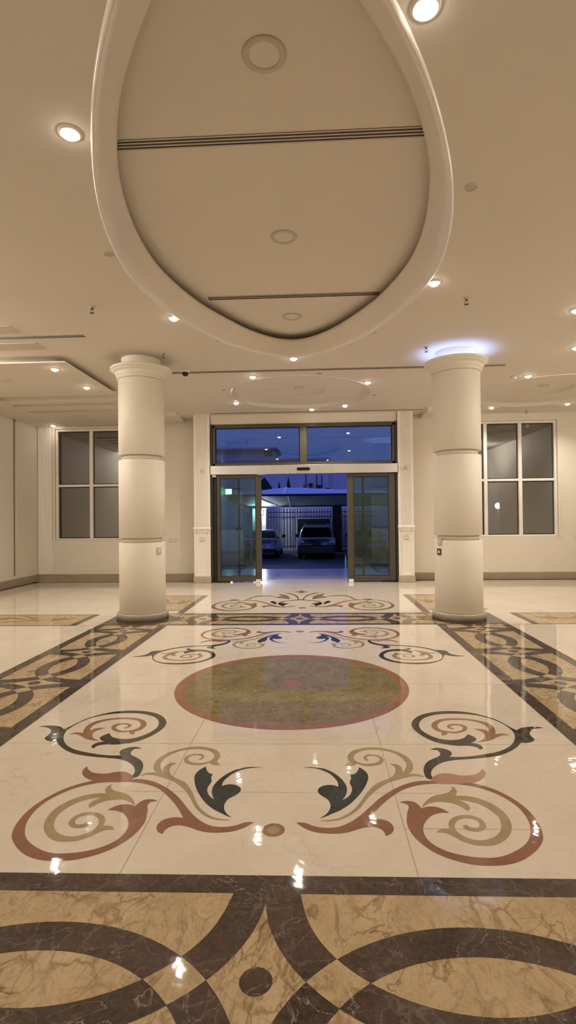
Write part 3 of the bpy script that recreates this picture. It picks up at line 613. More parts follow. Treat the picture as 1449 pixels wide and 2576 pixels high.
# stepped round trays
for cx, cy, r, ri in TRAYS:
    O1, I1 = circ(cx, cy, r-.10), circ(cx, cy, ri)
    m_ = len(O1)
    ngon_holes(O1, [I1], ZC+.055)
    cb.add([(x, y, ZC+.055) for x, y in I1]+[(x, y, ZC+.125) for x, y in circ(cx, cy, ri-.03)],
           [(i, (i+1) % m_, m_+(i+1) % m_, m_+i) for i in range(m_)], 0, True)
    cb.add([(x, y, ZC+.125) for x, y in circ(cx, cy, ri-.03)], [list(range(m_))[::-1]])
cb.build('ceiling', ['ceiling_paint'], kind='structure', label='plain warm plaster ceiling with a raised oval field and round trays', cat='ceiling')
def ringloft(prof, loopf, name, mat, label):
    b_ = MB(); loops = [loopf(t) for t, z in prof]; n = len(loops[0]); V = []; F = []
    for (t, z), lp in zip(prof, loops): V += [(x, y, z) for x, y in lp]
    for k in range(len(prof)-1):
        for i in range(n):
            j = (i+1) % n; F.append((k*n+i, (k+1)*n+i, (k+1)*n+j, k*n+j))
    b_.add(V, F, 0, True)
    return b_.build(name, mat, kind='structure', label=label, cat='moulding')
ringloft([(-.06, ZC-.001), (-.05, ZC-.008), (-.01, ZC-.018), (.06, ZC-.022), (.12, ZC-.016), (.16, ZC-.003), (.20, ZC-.001), (.24, ZC+.012), (.50, ZC+.062),
          (.78, ZC+.112), (.92, ZC+.140), (1.0, ZC+.158), (1.01, ZC+.176), (.97, ZC+.186), (.80, ZC+.18), (.5, ZC+.12), (.2, ZC+.05)],
         ov, 'trim_1', 'gloss_paint', 'glossy cream moulding around the oval ceiling recess')
for q, (cx, cy, r, ri) in enumerate(TRAYS):
    ringloft([(.03, ZC-.001), (.025, ZC-.010), (0, ZC-.014), (-.03, ZC-.006), (-.05, ZC+.008), (-.085, ZC+.035), (-.10, ZC+.050), (-.11, ZC+.056)],
             lambda t, cx=cx, cy=cy, r=r: circ(cx, cy, r+t), 'trim_%d' % (q+2), 'gloss_paint',
             ['round moulding of the ceiling tray in front of the entrance', 'round moulding of the ceiling tray by the right window'][q])

# lowered ceiling over the left bay (stepped grooves) and the soffits beside the door
sb = MB()
X0, X1, Y0, Y1, ZL = XL, -3.56, 7.46, YF, 3.725
sb.box(X0, X1-.26, Y0+.26, 9.50, ZL+.018, ZC+.01); sb.bevbox(X0, X1, Y0, 9.50, ZL, ZL+.020, .006)
sb.box(X0, -5.93, 9.50, Y1, 3.70, ZC+.01)
for a, b_, z in ((9.80, 10.08, 3.715), (10.28, 10.66, 3.708), (10.9, Y1, 3.70)): sb.box(-5.93, X1, a, b_, z, ZC+.01)
for a, b_ in ((9.50, 9.80), (10.08, 10.28), (10.66, 10.9)): sb.box(-5.93, X1, a, b_, 3.80, ZC+.01)
sb.box(X1, -3.04, 11.57, Y1, 3.73, ZC+.01)
sb.build('soffit_left', 'ceiling_paint', kind='structure', label='lowered stepped ceiling panel over the left bay', cat='ceiling')
sb = MB(); sb.box(2.46, 3.35, 11.6, YF, 3.73, ZC+.01)
sb.build('soffit_right', 'ceiling_paint', kind='structure', label='small lowered ceiling box right of the entrance', cat='ceiling')

# ================================================================== WALLS
TH = .25
WL, WR, WZ = (-6.20, -3.61), (3.09, 5.545), (.98, 3.64)
DX = (-2.36, 1.855)
wb = MB(); y0, y1 = YF, YF+TH
wb.box(XL-TH, WL[0], y0, y1, 0, 4.2); wb.box(WL[1], DX[0], y0, y1, 0, 4.2)
wb.box(DX[1], WR[0], y0, y1, 0, 4.2); wb.box(WR[1], XR+TH, y0, y1, 0, 4.2)
for a, b_ in (WL, WR): wb.box(a, b_, y0, y1, 0, WZ[0]); wb.box(a, b_, y0, y1, WZ[1], 4.2)
wb.box(DX[0], DX[1], 12.06, y1, 3.605, 4.2)
wb.box(DX[0]-.30, DX[0], 12.10, y0, 0, 3.82); wb.box(DX[1], DX[1]+.28, 12.10, y0, 0, 3.82)
wb.build('wall_back', 'wall_paint', kind='structure', label='cream painted entrance wall with two windows', cat='wall')
wb = MB(); wb.box(XL-TH, XL, YB, 11.42, 0, 4.2); wb.box(XL-TH, XL, 11.55, YF, 0, 4.2)
wb.box(XL-TH, XL-.05, 11.42, 11.55, 0, 4.2, 1); wb.box(XL-.05, XL, 11.42, 11.55, 0, .23)
wb.build('wall_left', ['wall_paint', 'groove_paint'], kind='structure', label='cream painted left side wall with a dark vertical groove', cat='wall')
wb = MB(); wb.box(XR, XR+TH, YB, YF, 0, 4.2)
wb.build('wall_right', 'wall_paint', kind='structure', label='cream painted right side wall', cat='wall')
wb = MB(); wb.box(XL-TH, XR+TH, YB-TH, YB, 0, 4.2)
wb.build('wall_rear', 'wall_paint', kind='structure', label='cream painted wall behind the viewpoint', cat='wall')
wb = MB(); wb.box(XL-TH, XR+TH, YB-TH, YF+TH, 4.2, 4.3)
wb.build('roof_slab', 'dark_void', kind='structure', label='concrete roof slab above the hall', cat='roof')
# skirtings
bb = MB()
for a, b_ in ((XL+.02, DX[0]-.40), (DX[1]+.37, XR-.02)):
    bb.bevbox(a, b_, YF-.022, YF, 0, .17, .006)
bb.build('baseboard_back', 'skirting_stone', kind='structure', label='brown stone skirting along the entrance wall', cat='skirting')
for nm, a, b_ in (('left', XL, XL+.022), ('right', XR-.022, XR)):
    bb = MB(); bb.bevbox(a, b_, YB, YF-.022, 0, .17, .006)
    bb.build('baseboard_'+nm, 'skirting_stone', kind='structure', label='brown stone skirting along the %s side wall' % nm, cat='skirting')

# ================================================================== WINDOWS
def window(nm, xr, label, mull):
    t = thing(nm, (sum(xr)/2, YF+.06, WZ[0]), label, 'window', kind='structure')
    a, b_ = xr; z0, z1 = WZ; ya, yb = YF+.03, YF+.10
    f = MB(); fw = .055
    f.bevbox(a, a+fw, ya, yb, z0, z1, .008); f.bevbox(b_-fw, b_, ya, yb, z0, z1, .008)
    f.bevbox(a+fw, b_-fw, ya, yb, z0, z0+.04, .008); f.bevbox(a+fw, b_-fw, ya, yb, z1-fw, z1, .008)
    f.build('frame', 'window_frame_paint', t)
    # slim casing around the opening on the wall face
    c_ = MB(); cw = .05
    c_.box(a-cw, a, YF-.02, YF+.005, z0-.01, z1+cw); c_.box(b_, b_+cw, YF-.02, YF+.005, z0-.01, z1+cw); c_.box(a, b_, YF-.02, YF+.005, z1, z1+cw)
    c_.build('casing', 'wall_paint', t)
    E_ = [a]+list(mull)+[b_]; zt = 2.28
    for k in (1, 2):
        m_ = MB(); m_.bevbox(E_[k]-.04, E_[k]+.04, ya, yb, z0+.04, z1-fw, .008); m_.build('mullion', 'window_frame_paint', t)
    for k in range(3):
        x0 = a+fw if k == 0 else E_[k]+.04; x1 = b_-fw if k == 2 else E_[k+1]-.04
        m_ = MB(); m_.bevbox(x0, x1, ya+.005, yb-.005, zt-.028, zt+.028, .006); m_.build('transom', 'window_frame_paint', t)
        for za, zb in ((z0+.04, zt-.028), (zt+.028, z1-fw)):
            m_ = MB(); g = .022     # dark gasket
            m_.box(x0, x0+g, yb-.012, yb, za, zb); m_.box(x1-g, x1, yb-.012, yb, za, zb)
            m_.box(x0+g, x1-g, yb-.012, yb, za, za+g); m_.box(x0+g, x1-g, yb-.012, yb, zb-g, zb)
            gk = m_.build('gasket', 'rubber_black', t)
            p = MB(); p.box(x0+g*.5, x1-g*.5, yb-.008, yb-.002, za+g*.5, zb-g*.5); p.build('pane', 'window_glass', t)
window('window_1', WL, 'dark evening window with white frame, left of the entrance', (-5.335, -4.47))
window('window_2', WR, 'dark evening window with white frame, right of the entrance', (3.945, 4.73))

# ================================================================== ENTRANCE DOOR
DT = 3.605
d = thing('door_1', (-.25, 12.1, 0), 'bronze framed glass entrance with steel operator beam', 'entrance', kind='structure')
f = MB()
f.box(DX[0], DX[0]+.045, 12.02, 12.22, 0, DT, 1); f.box(DX[1]-.045, DX[1], 12.02, 12.22, 0, DT, 1)
f.bevbox(DX[0]+.045, DX[0]+.105, 12.04, 12.20, 2.66, DT-.03, .006); f.bevbox(DX[1]-.105, DX[1]-.045, 12.04, 12.20, 2.66, DT-.03, .006)
f.box(DX[0]+.045, DX[0]+.11, 12.09, 12.20, 0, 2.66, 1); f.box(DX[1]-.11, DX[1]-.045, 12.09, 12.20, 0, 2.66, 1)
f.bevbox(DX[0]+.045, DX[1]-.045, 12.04, 12.20, DT-.085, DT-.005, .006)
f.bevbox(DX[0]+.045, DX[1]-.045, 12.04, 12.20, 2.645, 2.715, .006)
f.bevbox(-.325, -.17, 12.04, 12.20, 2.715, DT-.085, .006)
f.box(DX[0]+.0, DX[0]+.42, 12.0, 12.14, .001, .022, 1); f.box(DX[1]-.36, DX[1], 12.0, 12.14, .001, .022, 1)
f.build('door_frame', ['bronze_frame', 'bronze_dark'], d)
for a, b_ in ((DX[0]+.105, -.325), (-.17, DX[1]-.105)):
    g = MB()
    for q in ((a, a+.016, 2.715, DT-.085), (b_-.016, b_, 2.715, DT-.085), (a, b_, 2.715, 2.731), (a, b_, DT-.101, DT-.085)):
        g.box(q[0], q[1], 12.10, 12.13, q[2], q[3])
    g.build('gasket', 'rubber_black', d)
    p = MB(); p.box(a, b_, 12.11, 12.12, 2.715, DT-.085); p.build('transom_pane', 'transom_glass', d)
h = MB(); h.bevbox(DX[0]+.004, DX[1]+.004, 11.97, 12.14, 2.452, 2.655, .006)
hd = h.build('operator_beam', 'brushed_steel', d)
s_ = MB(); pill = []
for i in range(24):
    a = 2*pi*i/24; pill.append((-.245+(.115 if cos(a) > 0 else -.115)+.034*cos(a), 2.555+.034*sin(a)))
s_.prism(pill, 'y', 11.935, 11.969); s_.build('motion_sensor', 'black_glossy', hd)
for xs in ((-2.32, -2.10), ):
    s_ = MB(); s_.bevbox(-2.32, -2.235, 12.0, 12.06, 2.40, 2.452, .005); s_.build('bracket', 'plastic_white', d)
for x0, x1, xm in ((DX[0]+.11, -1.30, -1.74), (.80, DX[1]-.11, 1.09)):     # fixed side lights behind the leaves
    m_ = MB(); m_.box(xm-.025, xm+.025, 12.145, 12.175, .02, 2.46); m_.box(xm-.07, xm+.07, 12.14, 12.18, 1.18, 1.24)
    m_.build('side_light_stile', 'bronze_dark', d)
    p = MB(); p.box(x0, x1, 12.155, 12.165, .02, 2.46); p.build('side_light_pane', 'door_glass', d)
def leaf(nm, x0, x1, gx0, gx1, label, gside):
    t = thing(nm, ((x0+x1)/2, 12.06, 0), label, 'sliding door', kind='structure')
    ya, yb, z0, z1 = 12.03, 12.075, .03, 2.44
    f = MB()
    f.bevbox(x0, gx0, ya, yb, z0, z1, .005); f.bevbox(gx1, x1, ya, yb, z0, z1, .005)
    f.bevbox(gx0, gx1, ya, yb, z0, .135, .005); f.bevbox(gx0, gx1, ya, yb, 2.375, z1, .005)
    f.build('leaf_frame', 'bronze_frame', t)
    g = MB(); q = .018
    g.box(gx0, gx0+q, ya+.008, yb-.008, .135, 2.375); g.box(gx1-q, gx1, ya+.008, yb-.008, .135, 2.375)
    g.box(gx0+q, gx1-q, ya+.008, yb-.008, .135, .135+q); g.box(gx0+q, gx1-q, ya+.008, yb-.008, 2.375-q, 2.375)
    g.build('gasket', 'rubber_black', t)
    p = MB(); p.box(gx0+q, gx1-q, 12.05, 12.058, .135+q, 2.375-q); p.build('pane', 'door_glass', t)
    c_ = MB(); c_.bevbox(gside-.055, gside+.055, 11.975, 12.028, .0012, .075, .006); c_.build('floor_guide', 'plastic_white', t)
leaf('door_2', -2.226, -1.205, -2.155, -1.333, 'sliding glass door leaf on the left, half open', -1.285)
leaf('door_3', .728, 1.80, .868, 1.665, 'sliding glass door leaf on the right, half open', .80)

# ================================================================== PILASTERS
def pilaster(x0, x1, label):
    t = thing('pilaster', ((x0+x1)/2, 12.05, 0), label, 'pilaster', 'pilasters beside the entrance')
    p = MB(); p.bevbox(x0-.012, x1+.012, 11.955, 12.10, .001, .145, .008); p.build('plinth', 'base_stone', t)
    # pedestal with a sunk panel
    p = MB(); zb, zt, ya = .145, 1.20, 11.985
    p.box(x0, x1, ya+.02, 12.10, zb, zt)
    for q in ((x0, x0+.045, zb, zt), (x1-.045, x1, zb, zt), (x0+.045, x1-.045, zb, zb+.05), (x0+.045, x1-.045, zt-.05, zt)):
        p.bevbox(q[0], q[1], ya, ya+.02, q[2], q[3], .005)
    ix0, ix1, iz0, iz1 = x0+.045, x1-.045, zb+.05, zt-.05
    for q in ((ix0, ix0+.016, iz0, iz1), (ix1-.016, ix1, iz0, iz1), (ix0, ix1, iz0, iz0+.016), (ix0, ix1, iz1-.016, iz1)):
        p.box(q[0], q[1], ya+.010, ya+.022, q[2], q[3])
    p.build('pedestal', 'pilaster_paint', t)
    p = MB(); p.prism([(11.970, 1.205), (11.960, 1.222), (11.960, 1.245), (11.975, 1.265), (12.10, 1.265), (12.10, 1.2), (11.985, 1.2)], 'x', x0-.012, x1+.012)
    p.build('dado_rail', 'pilaster_paint', t)
    # fluted shaft
    W = x1-x0; nf = 7; e = .055; pw = (W-2*e)/nf
    poly = [(x0, 12.10), (x0, 11.995), (x0+.012, 11.985)]
    for i in range(nf):
        a = x0+e+i*pw
        poly.append((a+pw*.12, 11.985))
        for k in range(1, 6):
            an = pi*k/6; poly.append((a+pw*.5-pw*.38*cos(an), 11.985+.014*sin(an)))
        poly.append((a+pw*.88, 11.985))
    poly += [(x1-.012, 11.985), (x1, 11.995), (x1, 12.10)]
    p = MB(); P3 = poly; n_ = len(P3)
    V = [(x, y, 1.265) for x, y in P3]+[(x, y, 3.82) for x, y in P3]
    p.add(V, [(i, (i+1) % n_, n_+(i+1) % n_, n_+i) for i in range(n_)])
    p.build('fluted_shaft', 'pilaster_paint', t)
    return t
pilaster(-2.748, -2.372, 'white fluted pilaster on the left side of the entrance')
pilaster(1.862, 2.206, 'white fluted pilaster on the right side of the entrance')
# fluted strip in the left corner
p = MB(); x0, x1 = XL+.03, -6.27; nf = 9; pw = (x1-x0)/nf; poly = [(x0, YF-.002), (x0, YF-.03)]
for i in range(nf):
    a = x0+i*pw; poly.append((a+pw*.1, YF-.03))
    for k in range(1, 5): an = pi*k/5; poly.append((a+pw*.5-pw*.4*cos(an), YF-.03+.014*sin(an)))
    poly.append((a+pw*.9, YF-.03))
poly += [(x1, YF-.03), (x1, YF-.002)]; n_ = len(poly)
p.add([(x, y, .172) for x, y in poly]+[(x, y, 3.70) for x, y in poly], [(i, (i+1) % n_, n_+(i+1) % n_, n_+i) for i in range(n_)])
p.build('fluted_strip', 'pilaster_paint', loc=((x0+x1)/2, YF-.02, .172), label='cream fluted strip in the corner left of the left window', cat='fluted strip')

# ================================================================== COLUMNS
def column(cx, cy, label, led):
    t = thing('column', (cx, cy, 0), label, 'column', 'round columns')
    R = .332
    b_ = MB(); b_.lathe([(.372, .0012), (.372, .085), (.366, .098), (.345, .102), (R, .102)], cx, cy, 64); b_.build('base_ring', 'base_stone', t)
    for z0, z1 in ((.102, 1.118), (1.185, 2.318), (2.385, 3.50)):
        b_ = MB(); b_.lathe([(R-.02, z0), (R-.006, z0+.001), (R, z0+.008), (R, (z0+z1)/2), (R, z1-.008), (R-.006, z1-.001), (R-.02, z1)], cx, cy, 72)
        b_.build('drum', 'column_paint', t)
    for z0, z1 in ((1.118, 1.185), (2.318, 2.385)):
        b_ = MB(); b_.lathe([(R-.045, z0), (R-.045, z1)], cx, cy, 64); b_.build('groove', 'column_paint', t)
    b_ = MB()
    b_.lathe([(R-.02, 3.50), (R+.012, 3.502), (R+.022, 3.515), (R+.022, 3.527), (R+.012, 3.538), (R+.020, 3.545), (R+.034, 3.556), (R+.036, 3.568),
              (R+.030, 3.574), (R+.040, 3.590), (R+.062, 3.615), (R+.090, 3.634), (R+.108, 3.642), (R+.114, 3.648), (R+.114, 3.672), (R+.106, 3.676),
              (R+.096, 3.672), (R+.085, 3.625), (R+.06, 3.605), (R-.04, 3.60)], cx, cy, 72, cap=False)
    b_.build('capital', 'column_paint', t)
    b_ = MB(); b_.lathe([(.285, 3.595), (.285, 3.8195)], cx, cy, 64, cap=False); b_.build('collar', 'column_paint', t)
    if led:
        b_ = MB(); b_.lathe([(.360, 3.628), (.375, 3.624), (.390, 3.628), (.390, 3.642), (.375, 3.646), (.360, 3.642), (.360, 3.628)], cx, cy, 64, cap=False)
        b_.build('cove_light', 'led_glow', t)['label'] = 'bluish white cove light glowing above the capital'
    return t
column(-2.555, 7.78, 'left round column with a dark unlit capital', False)
column(2.055, 7.78, 'right round column with a bluish cove light above its capital', True)

# ================================================================== CEILING FIXTURES
SPOT_W = 50.0
def downlight(loc, label):
    t = thing('downlight', loc, label, 'downlight', 'lit recessed downlights')
    x, y, z = loc
    b_ = MB(); b_.lathe([(.049, z-.001), (.049, z-.010), (.056, z-.013), (.068, z-.009), (.072, z-.001)], x, y, 32, cap=False)
    b_.build('trim_ring', 'fixture_white', t)
    b_ = MB(); b_.lathe([(.047*sin(pi/2*k/8)+.0005, z-.004-.036*cos(pi/2*k/8)) for k in range(9)], x, y, 24)
    b_.build('bulb', 'bulb_glow', t)
    l = bpy.data.lights.new('lamp', 'SPOT'); l.energy = SPOT_W; l.color = WARM; l.shadow_soft_size = .022
    l.spot_size = radians(135); l.spot_blend = .9
    o = bpy.data.objects.new('lamp', l); COL.objects.link(o); o.parent = t; o.location = (0, 0, -.05)
    return t
LIT = [(-1.47, 3.16, ZC, 'lit downlight left of the oval recess, largest on the left side of the ceiling'),
       (.54, 2.48, ZC, 'lit downlight right of the oval recess, nearest and largest of all'),
       (-1.63, 6.16, ZC, 'lit downlight touching the far left curve of the oval moulding'),
       (1.23, 5.43, ZC, 'lit downlight touching the far right curve of the oval moulding'),
       (-.29, 7.86, ZC, 'lit downlight at the far tip of the oval moulding'),
       (3.04, 6.28, ZC, 'lit downlight cut by the right edge of the photo, nearer of two there'),
       (3.71, 7.69, ZC, 'lit downlight cut by the right edge of the photo, level with the right capital'),
       (-1.01, 8.82, ZC, 'lit downlight before the central round tray, front left'),
       (.95, 9.36, ZC, 'lit downlight at the right edge of the central round tray'),
       (-1.58, 10.78, ZC, 'lit downlight at the far left edge of the central round tray'),
       (.66, 11.27, ZC, 'lit downlight at the far right edge of the central round tray'),
       (-.04, 11.57, ZC, 'small lit downlight above the middle of the entrance, nearest its glass'),
       (3.63, 9.18, ZC, 'lit downlight before the round tray on the right, beside a white detector'),
       (3.87, 11.79, ZC, 'lit downlight just right of the right column, above the right window'),
       (5.37, 11.54, ZC, 'lit downlight above the far end of the right window'),
       (-3.87, 7.78, 3.725, 'lit downlight in the lowered left ceiling panel, nearer of two'),
       (-3.87, 8.90, 3.725, 'lit downlight in the lowered left ceiling panel, farther of two'),
       (-6.15, 12.26, 3.70, 'lit downlight at the upper left corner of the left window')]
proto = downlight((LIT[0][0], LIT[0][1], LIT[0][2]), LIT[0][3])
for x, y, z, lb in LIT[1:]:
    c_ = dup(proto, (x, y, z), lb)
    if y > 7.5:                       # the lamps near the entrance are stronger
        k = [k for k in c_.children if k.type == 'LIGHT'][0]; k.data = k.data.copy(); k.data.energy = SPOT_W*FAR
# the one tucked between the window corner and the side wall is a weak lamp
weak = [k for k in c_.children if k.type == 'LIGHT'][0]; weak.data = weak.data.copy(); weak.data.energy = 2.0

def spare(loc, label):
    t = thing('spotlight', loc, label, 'spotlight', 'unlit recessed spotlights')
    x, y, z = loc
    b_ = MB(); b_.lathe([(.034, z-.001), (.034, z-.005), (.044, z-.008), (.052, z-.001)], x, y, 32, cap=False)
    b_.build('trim_ring', 'plate_dim', t)
    b_ = MB(); b_.lathe([(.034, z-.0005), (.034, z-.003)], x, y, 24); b_.build('lens', 'lamp_off_glass', t)
    return t
UNLIT = [(-1.81, 4.63, ZC, 'unlit round spotlight left of the oval moulding'),
         (1.15, 3.87, ZC, 'unlit round spotlight right of the oval moulding, tilted open ring'),
         (-1.24, 7.0, ZC, 'unlit spotlight at the far left of the oval tip'),
         (.76, 6.83, ZC, 'unlit spotlight at the far right of the oval tip'),
         (.10, 8.72, ZC, 'unlit spotlight before the central round tray, just past the long slot'),
         (-1.65, 9.70, ZC, 'unlit spotlight left of the central round tray'),
         (1.17, 10.37, ZC, 'unlit spotlight right of the central round tray')]
p0 = spare(UNLIT[0][:3], UNLIT[0][3])
for x, y, z, lb in UNLIT[1:]: dup(p0, (x, y, z), lb)

def ringlight(loc, r, label):
    t = thing('ceiling_light', loc, label, 'ceiling light', 'unlit ring shaped ceiling lights')
    x, y, z = loc
    b_ = MB(); b_.lathe([(r*.70, z-.0005), (r*.70, z-.006), (r*.75, z-.010), (r*.95, z-.010), (r, z-.004), (r, z-.0005)], x, y, 48, cap=False)
    b_.build('ring', 'panel_paint', t)
    b_ = MB(); b_.lathe([(r*.70, z-.0005), (r*.70, z-.004)], x, y, 48); b_.build('diffuser', 'ceiling_paint', t)
    return t
r0 = ringlight((-.258, 2.98, ZU), .126, 'large unlit ring light in the oval recess, nearest of three')
dup(r0, (-.262, 4.94, ZU), 'unlit ring light in the oval recess, middle of three')
dup(r0, (-.27, 6.91, ZU), 'unlit ring light in the far tip of the oval recess')
r1 = ringlight((TRAYS[0][0], TRAYS[0][1], ZC+.125), .10, 'unlit ring light in the middle of the central round tray')
dup(r1, (TRAYS[1][0], TRAYS[1][1], ZC+.125), 'unlit ring light in the middle of the right round tray')
dup(r1, (-4.95, 8.30, 3.725), 'unlit ring light in the lowered left ceiling panel, cut by the photo edge')
dup(r1, (-4.98, 11.75, 3.70), 'faint unlit ring light in the lowered left ceiling above the left window')

def slot(x0, x1, y, wd, z, nslots, label):
    t = thing('ceiling_diffuser', ((x0+x1)/2, y, z), label, 'air diffuser')
    b_ = MB(); b_.box(x0, x1, y-wd/2, y+wd/2, z-.003, z-.0005); b_.build('slot_back', 'slot_dark', t)
    bw = wd*.13
    for k in range(nslots+1):
        yc = y-wd/2+bw/2+(wd-bw)*k/nslots
        b_ = MB(); b_.box(x0, x1, yc-bw/2, yc+bw/2, z-.005, z-.003); b_.build('blade', 'slot_bar', t)
    return t
slot(-1.545, .955, 3.647, .105, ZU, 3, 'long triple slot air diffuser across the middle of the oval recess')
slot(-1.24, .78, 6.27, .10, ZU, 2, 'slot air diffuser across the far tip of the oval recess')
slot(-2.29, 3.01, 8.49, .10, ZC, 2, 'long thin slot air diffuser between the two columns')
slot(-2.32, 2.42, 11.86, .07, ZC, 1, 'thin slot along the ceiling just before the entrance glass')
slot(-4.6, -2.93, 6.68, .09, ZC, 2, 'slot air diffuser in the left ceiling, cut by the photo edge')
for a, b_, lb in ((6.26, 6.51, 'flush darker ceiling panel on the left, before the slot diffuser'),
                  (6.88, 7.15, 'flush darker ceiling panel on the left, beyond the slot diffuser')):
    p = MB(); p.box(-4.9, -3.68, a, b_, ZC-.006, ZC-.0005)
    p.build('ceiling_panel', 'panel_paint', loc=(-4.3, (a+b_)/2, ZC), label=lb, cat='ceiling panel', group='flush ceiling panels')

def sprinkler(loc, label):
    t = thing('sprinkler', loc, label, 'sprinkler', 'ceiling sprinklers'); x, y, z = loc
    b_ = MB(); b_.lathe([(.010, z-.012), (.030, z-.008), (.034, z-.001)], x, y, 20); b_.build('escutcheon', 'plate_dim', t)
    b_ = MB(); b_.lathe([(.010, z-.028), (.013, z-.012)], x, y, 12)
    for sx in (-1, 1): b_.tube([(x+sx*.010, y, z-.026), (x+sx*.017, y, z-.042), (x+sx*.012, y, z-.058), (x, y, z-.066)], .0035, 6)
    b_.build('frame_arm', 'brass_dark', t)
    b_ = MB(); b_.lathe([(.008, z-.074), (.024, z-.070), (.024, z-.067), (.006, z-.064)], x, y, 20); b_.build('deflector', 'brass_dark', t)
    return t
s0 = sprinkler((-2.45, 5.78, ZC), 'dark ceiling sprinkler left of the oval moulding')
for x, y, z, lb in ((1.67, 5.85, ZC, 'dark ceiling sprinkler right of the oval moulding'),
                    (1.58, 7.50, ZC, 'dark ceiling sprinkler at the edge of the blue glow by the right capital'),
                    (-2.13, 7.46, ZC, 'small dark ceiling sprinkler behind the rim of the left capital'),
                    (4.78, 12.22, ZC, 'small ceiling sprinkler above the right window')): dup(s0, (x, y, z), lb)

t = thing('ceiling_camera', (-2.02, 8.30, ZC), 'white dome security camera with black glass beside the left capital', 'security camera')
b_ = MB(); b_.lathe([(.060, ZC-.055), (.070, ZC-.050), (.070, ZC-.006), (.062, ZC+.003)], -2.02, 8.30, 32); b_.build('housing', 'plastic_white', t)
b_ = MB(); b_.lathe([(.055*sin(pi/2*k/8)+.0005, ZC-.055-.058*cos(pi/2*k/8)) for k in range(9)], -2.02, 8.30, 32); b_.build('dome', 'black_glossy', t)
t = thing('smoke_detector', (3.40, 9.20, ZC), 'small pale round detector left of the downlight before the right tray', 'detector')
b_ = MB(); b_.lathe([(.056, ZC-.012), (.058, ZC-.001)], 3.40, 9.20, 28); b_.build('mount', 'plate_dim', t)
b_ = MB(); b_.lathe([(.020, ZC-.050), (.042, ZC-.044), (.050, ZC-.012)], 3.40, 9.20, 28); b_.build('sensing_head', 'plastic_white', t)

# ================================================================== SMALL PLATES AND SENSORS
def plate(x, y, z, label, wd=.085, n=2):
    t = thing('socket_plate', (x, y, z), label, 'wall socket', 'wall socket plates')
    b_ = MB(); b_.bevbox(x-wd/2, x+wd/2, y-.010, y-.001, z-.043, z+.043, .003); b_.build('cover_plate', 'plate_dim', t)
    for k in range(n):
        xc = x-wd/2+wd*(k+.5)/n
        b_ = MB(); b_.bevbox(xc-wd*.18, xc+wd*.18, y-.014, y-.010, z-.022, z+.022, .001); b_.build('insert', 'plastic_white', t)
plate(-3.42, YF, .955, 'cream socket plate on the wall right of the left column, left of a pair')
plate(-3.29, YF, .955, 'cream socket plate on the wall right of the left column, right of a pair')
plate(-2.555, 11.999, .985, 'socket plate in the pedestal panel of the left pilaster', .11)
plate(2.03, 11.999, .995, 'socket plate in the pedestal panel of the right pilaster', .11)
plate(5.98, YF, .97, 'socket plate on the wall right of the right window', .13)
def colplate(cx, cy, ang, z, label, mat):
    R = .332; t = thing('wall_plate', (cx+R*cos(ang), cy+R*sin(ang), z), label, 'wall plate')
    V = []; 
    for r in (R+.0005, R+.012):
        for da in (-.12, 0, .12):
            for dz in (-.045, .045): V.append((cx+r*cos(ang+da), cy+r*sin(ang+da), z+dz))
    F = [(6,8,9,7), (8,10,11,9), (0,6,7,1), (4,5,11,10), (0,2,8,6), (2,4,10,8), (1,7,9,3), (3,9,11,5)]
    MB().add(V, F).build('cover_plate', mat, t)
    V = [(cx+(R+.0135)*cos(ang+a), cy+(R+.0135)*sin(ang+a), z+d) for a in (-.06, .06) for d in (-.02, .02)]
    W = [(cx+(R+.0122)*cos(ang+a), cy+(R+.0122)*sin(ang+a), z+d) for a in (-.06, .06) for d in (-.02, .02)]
    MB().add(V+W, [(0, 2, 3, 1), (0, 4, 6, 2), (2, 6, 7, 3), (3, 7, 5, 1), (1, 5, 4, 0)]).build('insert', 'plastic_white', t)
colplate(-2.555, 7.78, radians(-28), 1.0, 'socket plate on the right side of the left column', 'plate_dim')
colplate(2.055, 7.78, radians(207), 1.10, 'pale socket plate on the left side of the right column', 'plate_dim')
colplate(2.055, 7.78, radians(205), .955, 'brown switch plate on the left side of the right column', 'brass_dark')
def sensor(x, y, z, label, wire):
    t = thing('wall_sensor', (x, y, z), label, 'sensor')
    b_ = MB(); b_.bevbox(x-.035, x+.035, y-.035, y-.0015, z-.03, z+.03, .008); b_.build('sensor_body', 'plate_dim', t)
    b_ = MB(); b_.lathe([(.014*sin(pi/2*k/5)+.0004, z-.030-.012*cos(pi/2*k/5)) for k in range(6)], x, y-.02, 14); b_.build('sensor_eye', 'plastic_white', t)
    if wire:
        b_ = MB(); b_.tube([(x-.035, y-.012, z), (x-.07, y-.012, z-.035), (x-.11, y-.012, z-.03), (x-.14, y-.012, z+.03)], .004, 6); b_.build('cable', 'plate_dim', t)
sensor(-2.535, 11.985, 2.55, 'small pale sensor on the left pilaster beside the operator beam', False)
sensor(2.04, 11.985, 2.55, 'small pale sensor with a cable on the right pilaster', True)

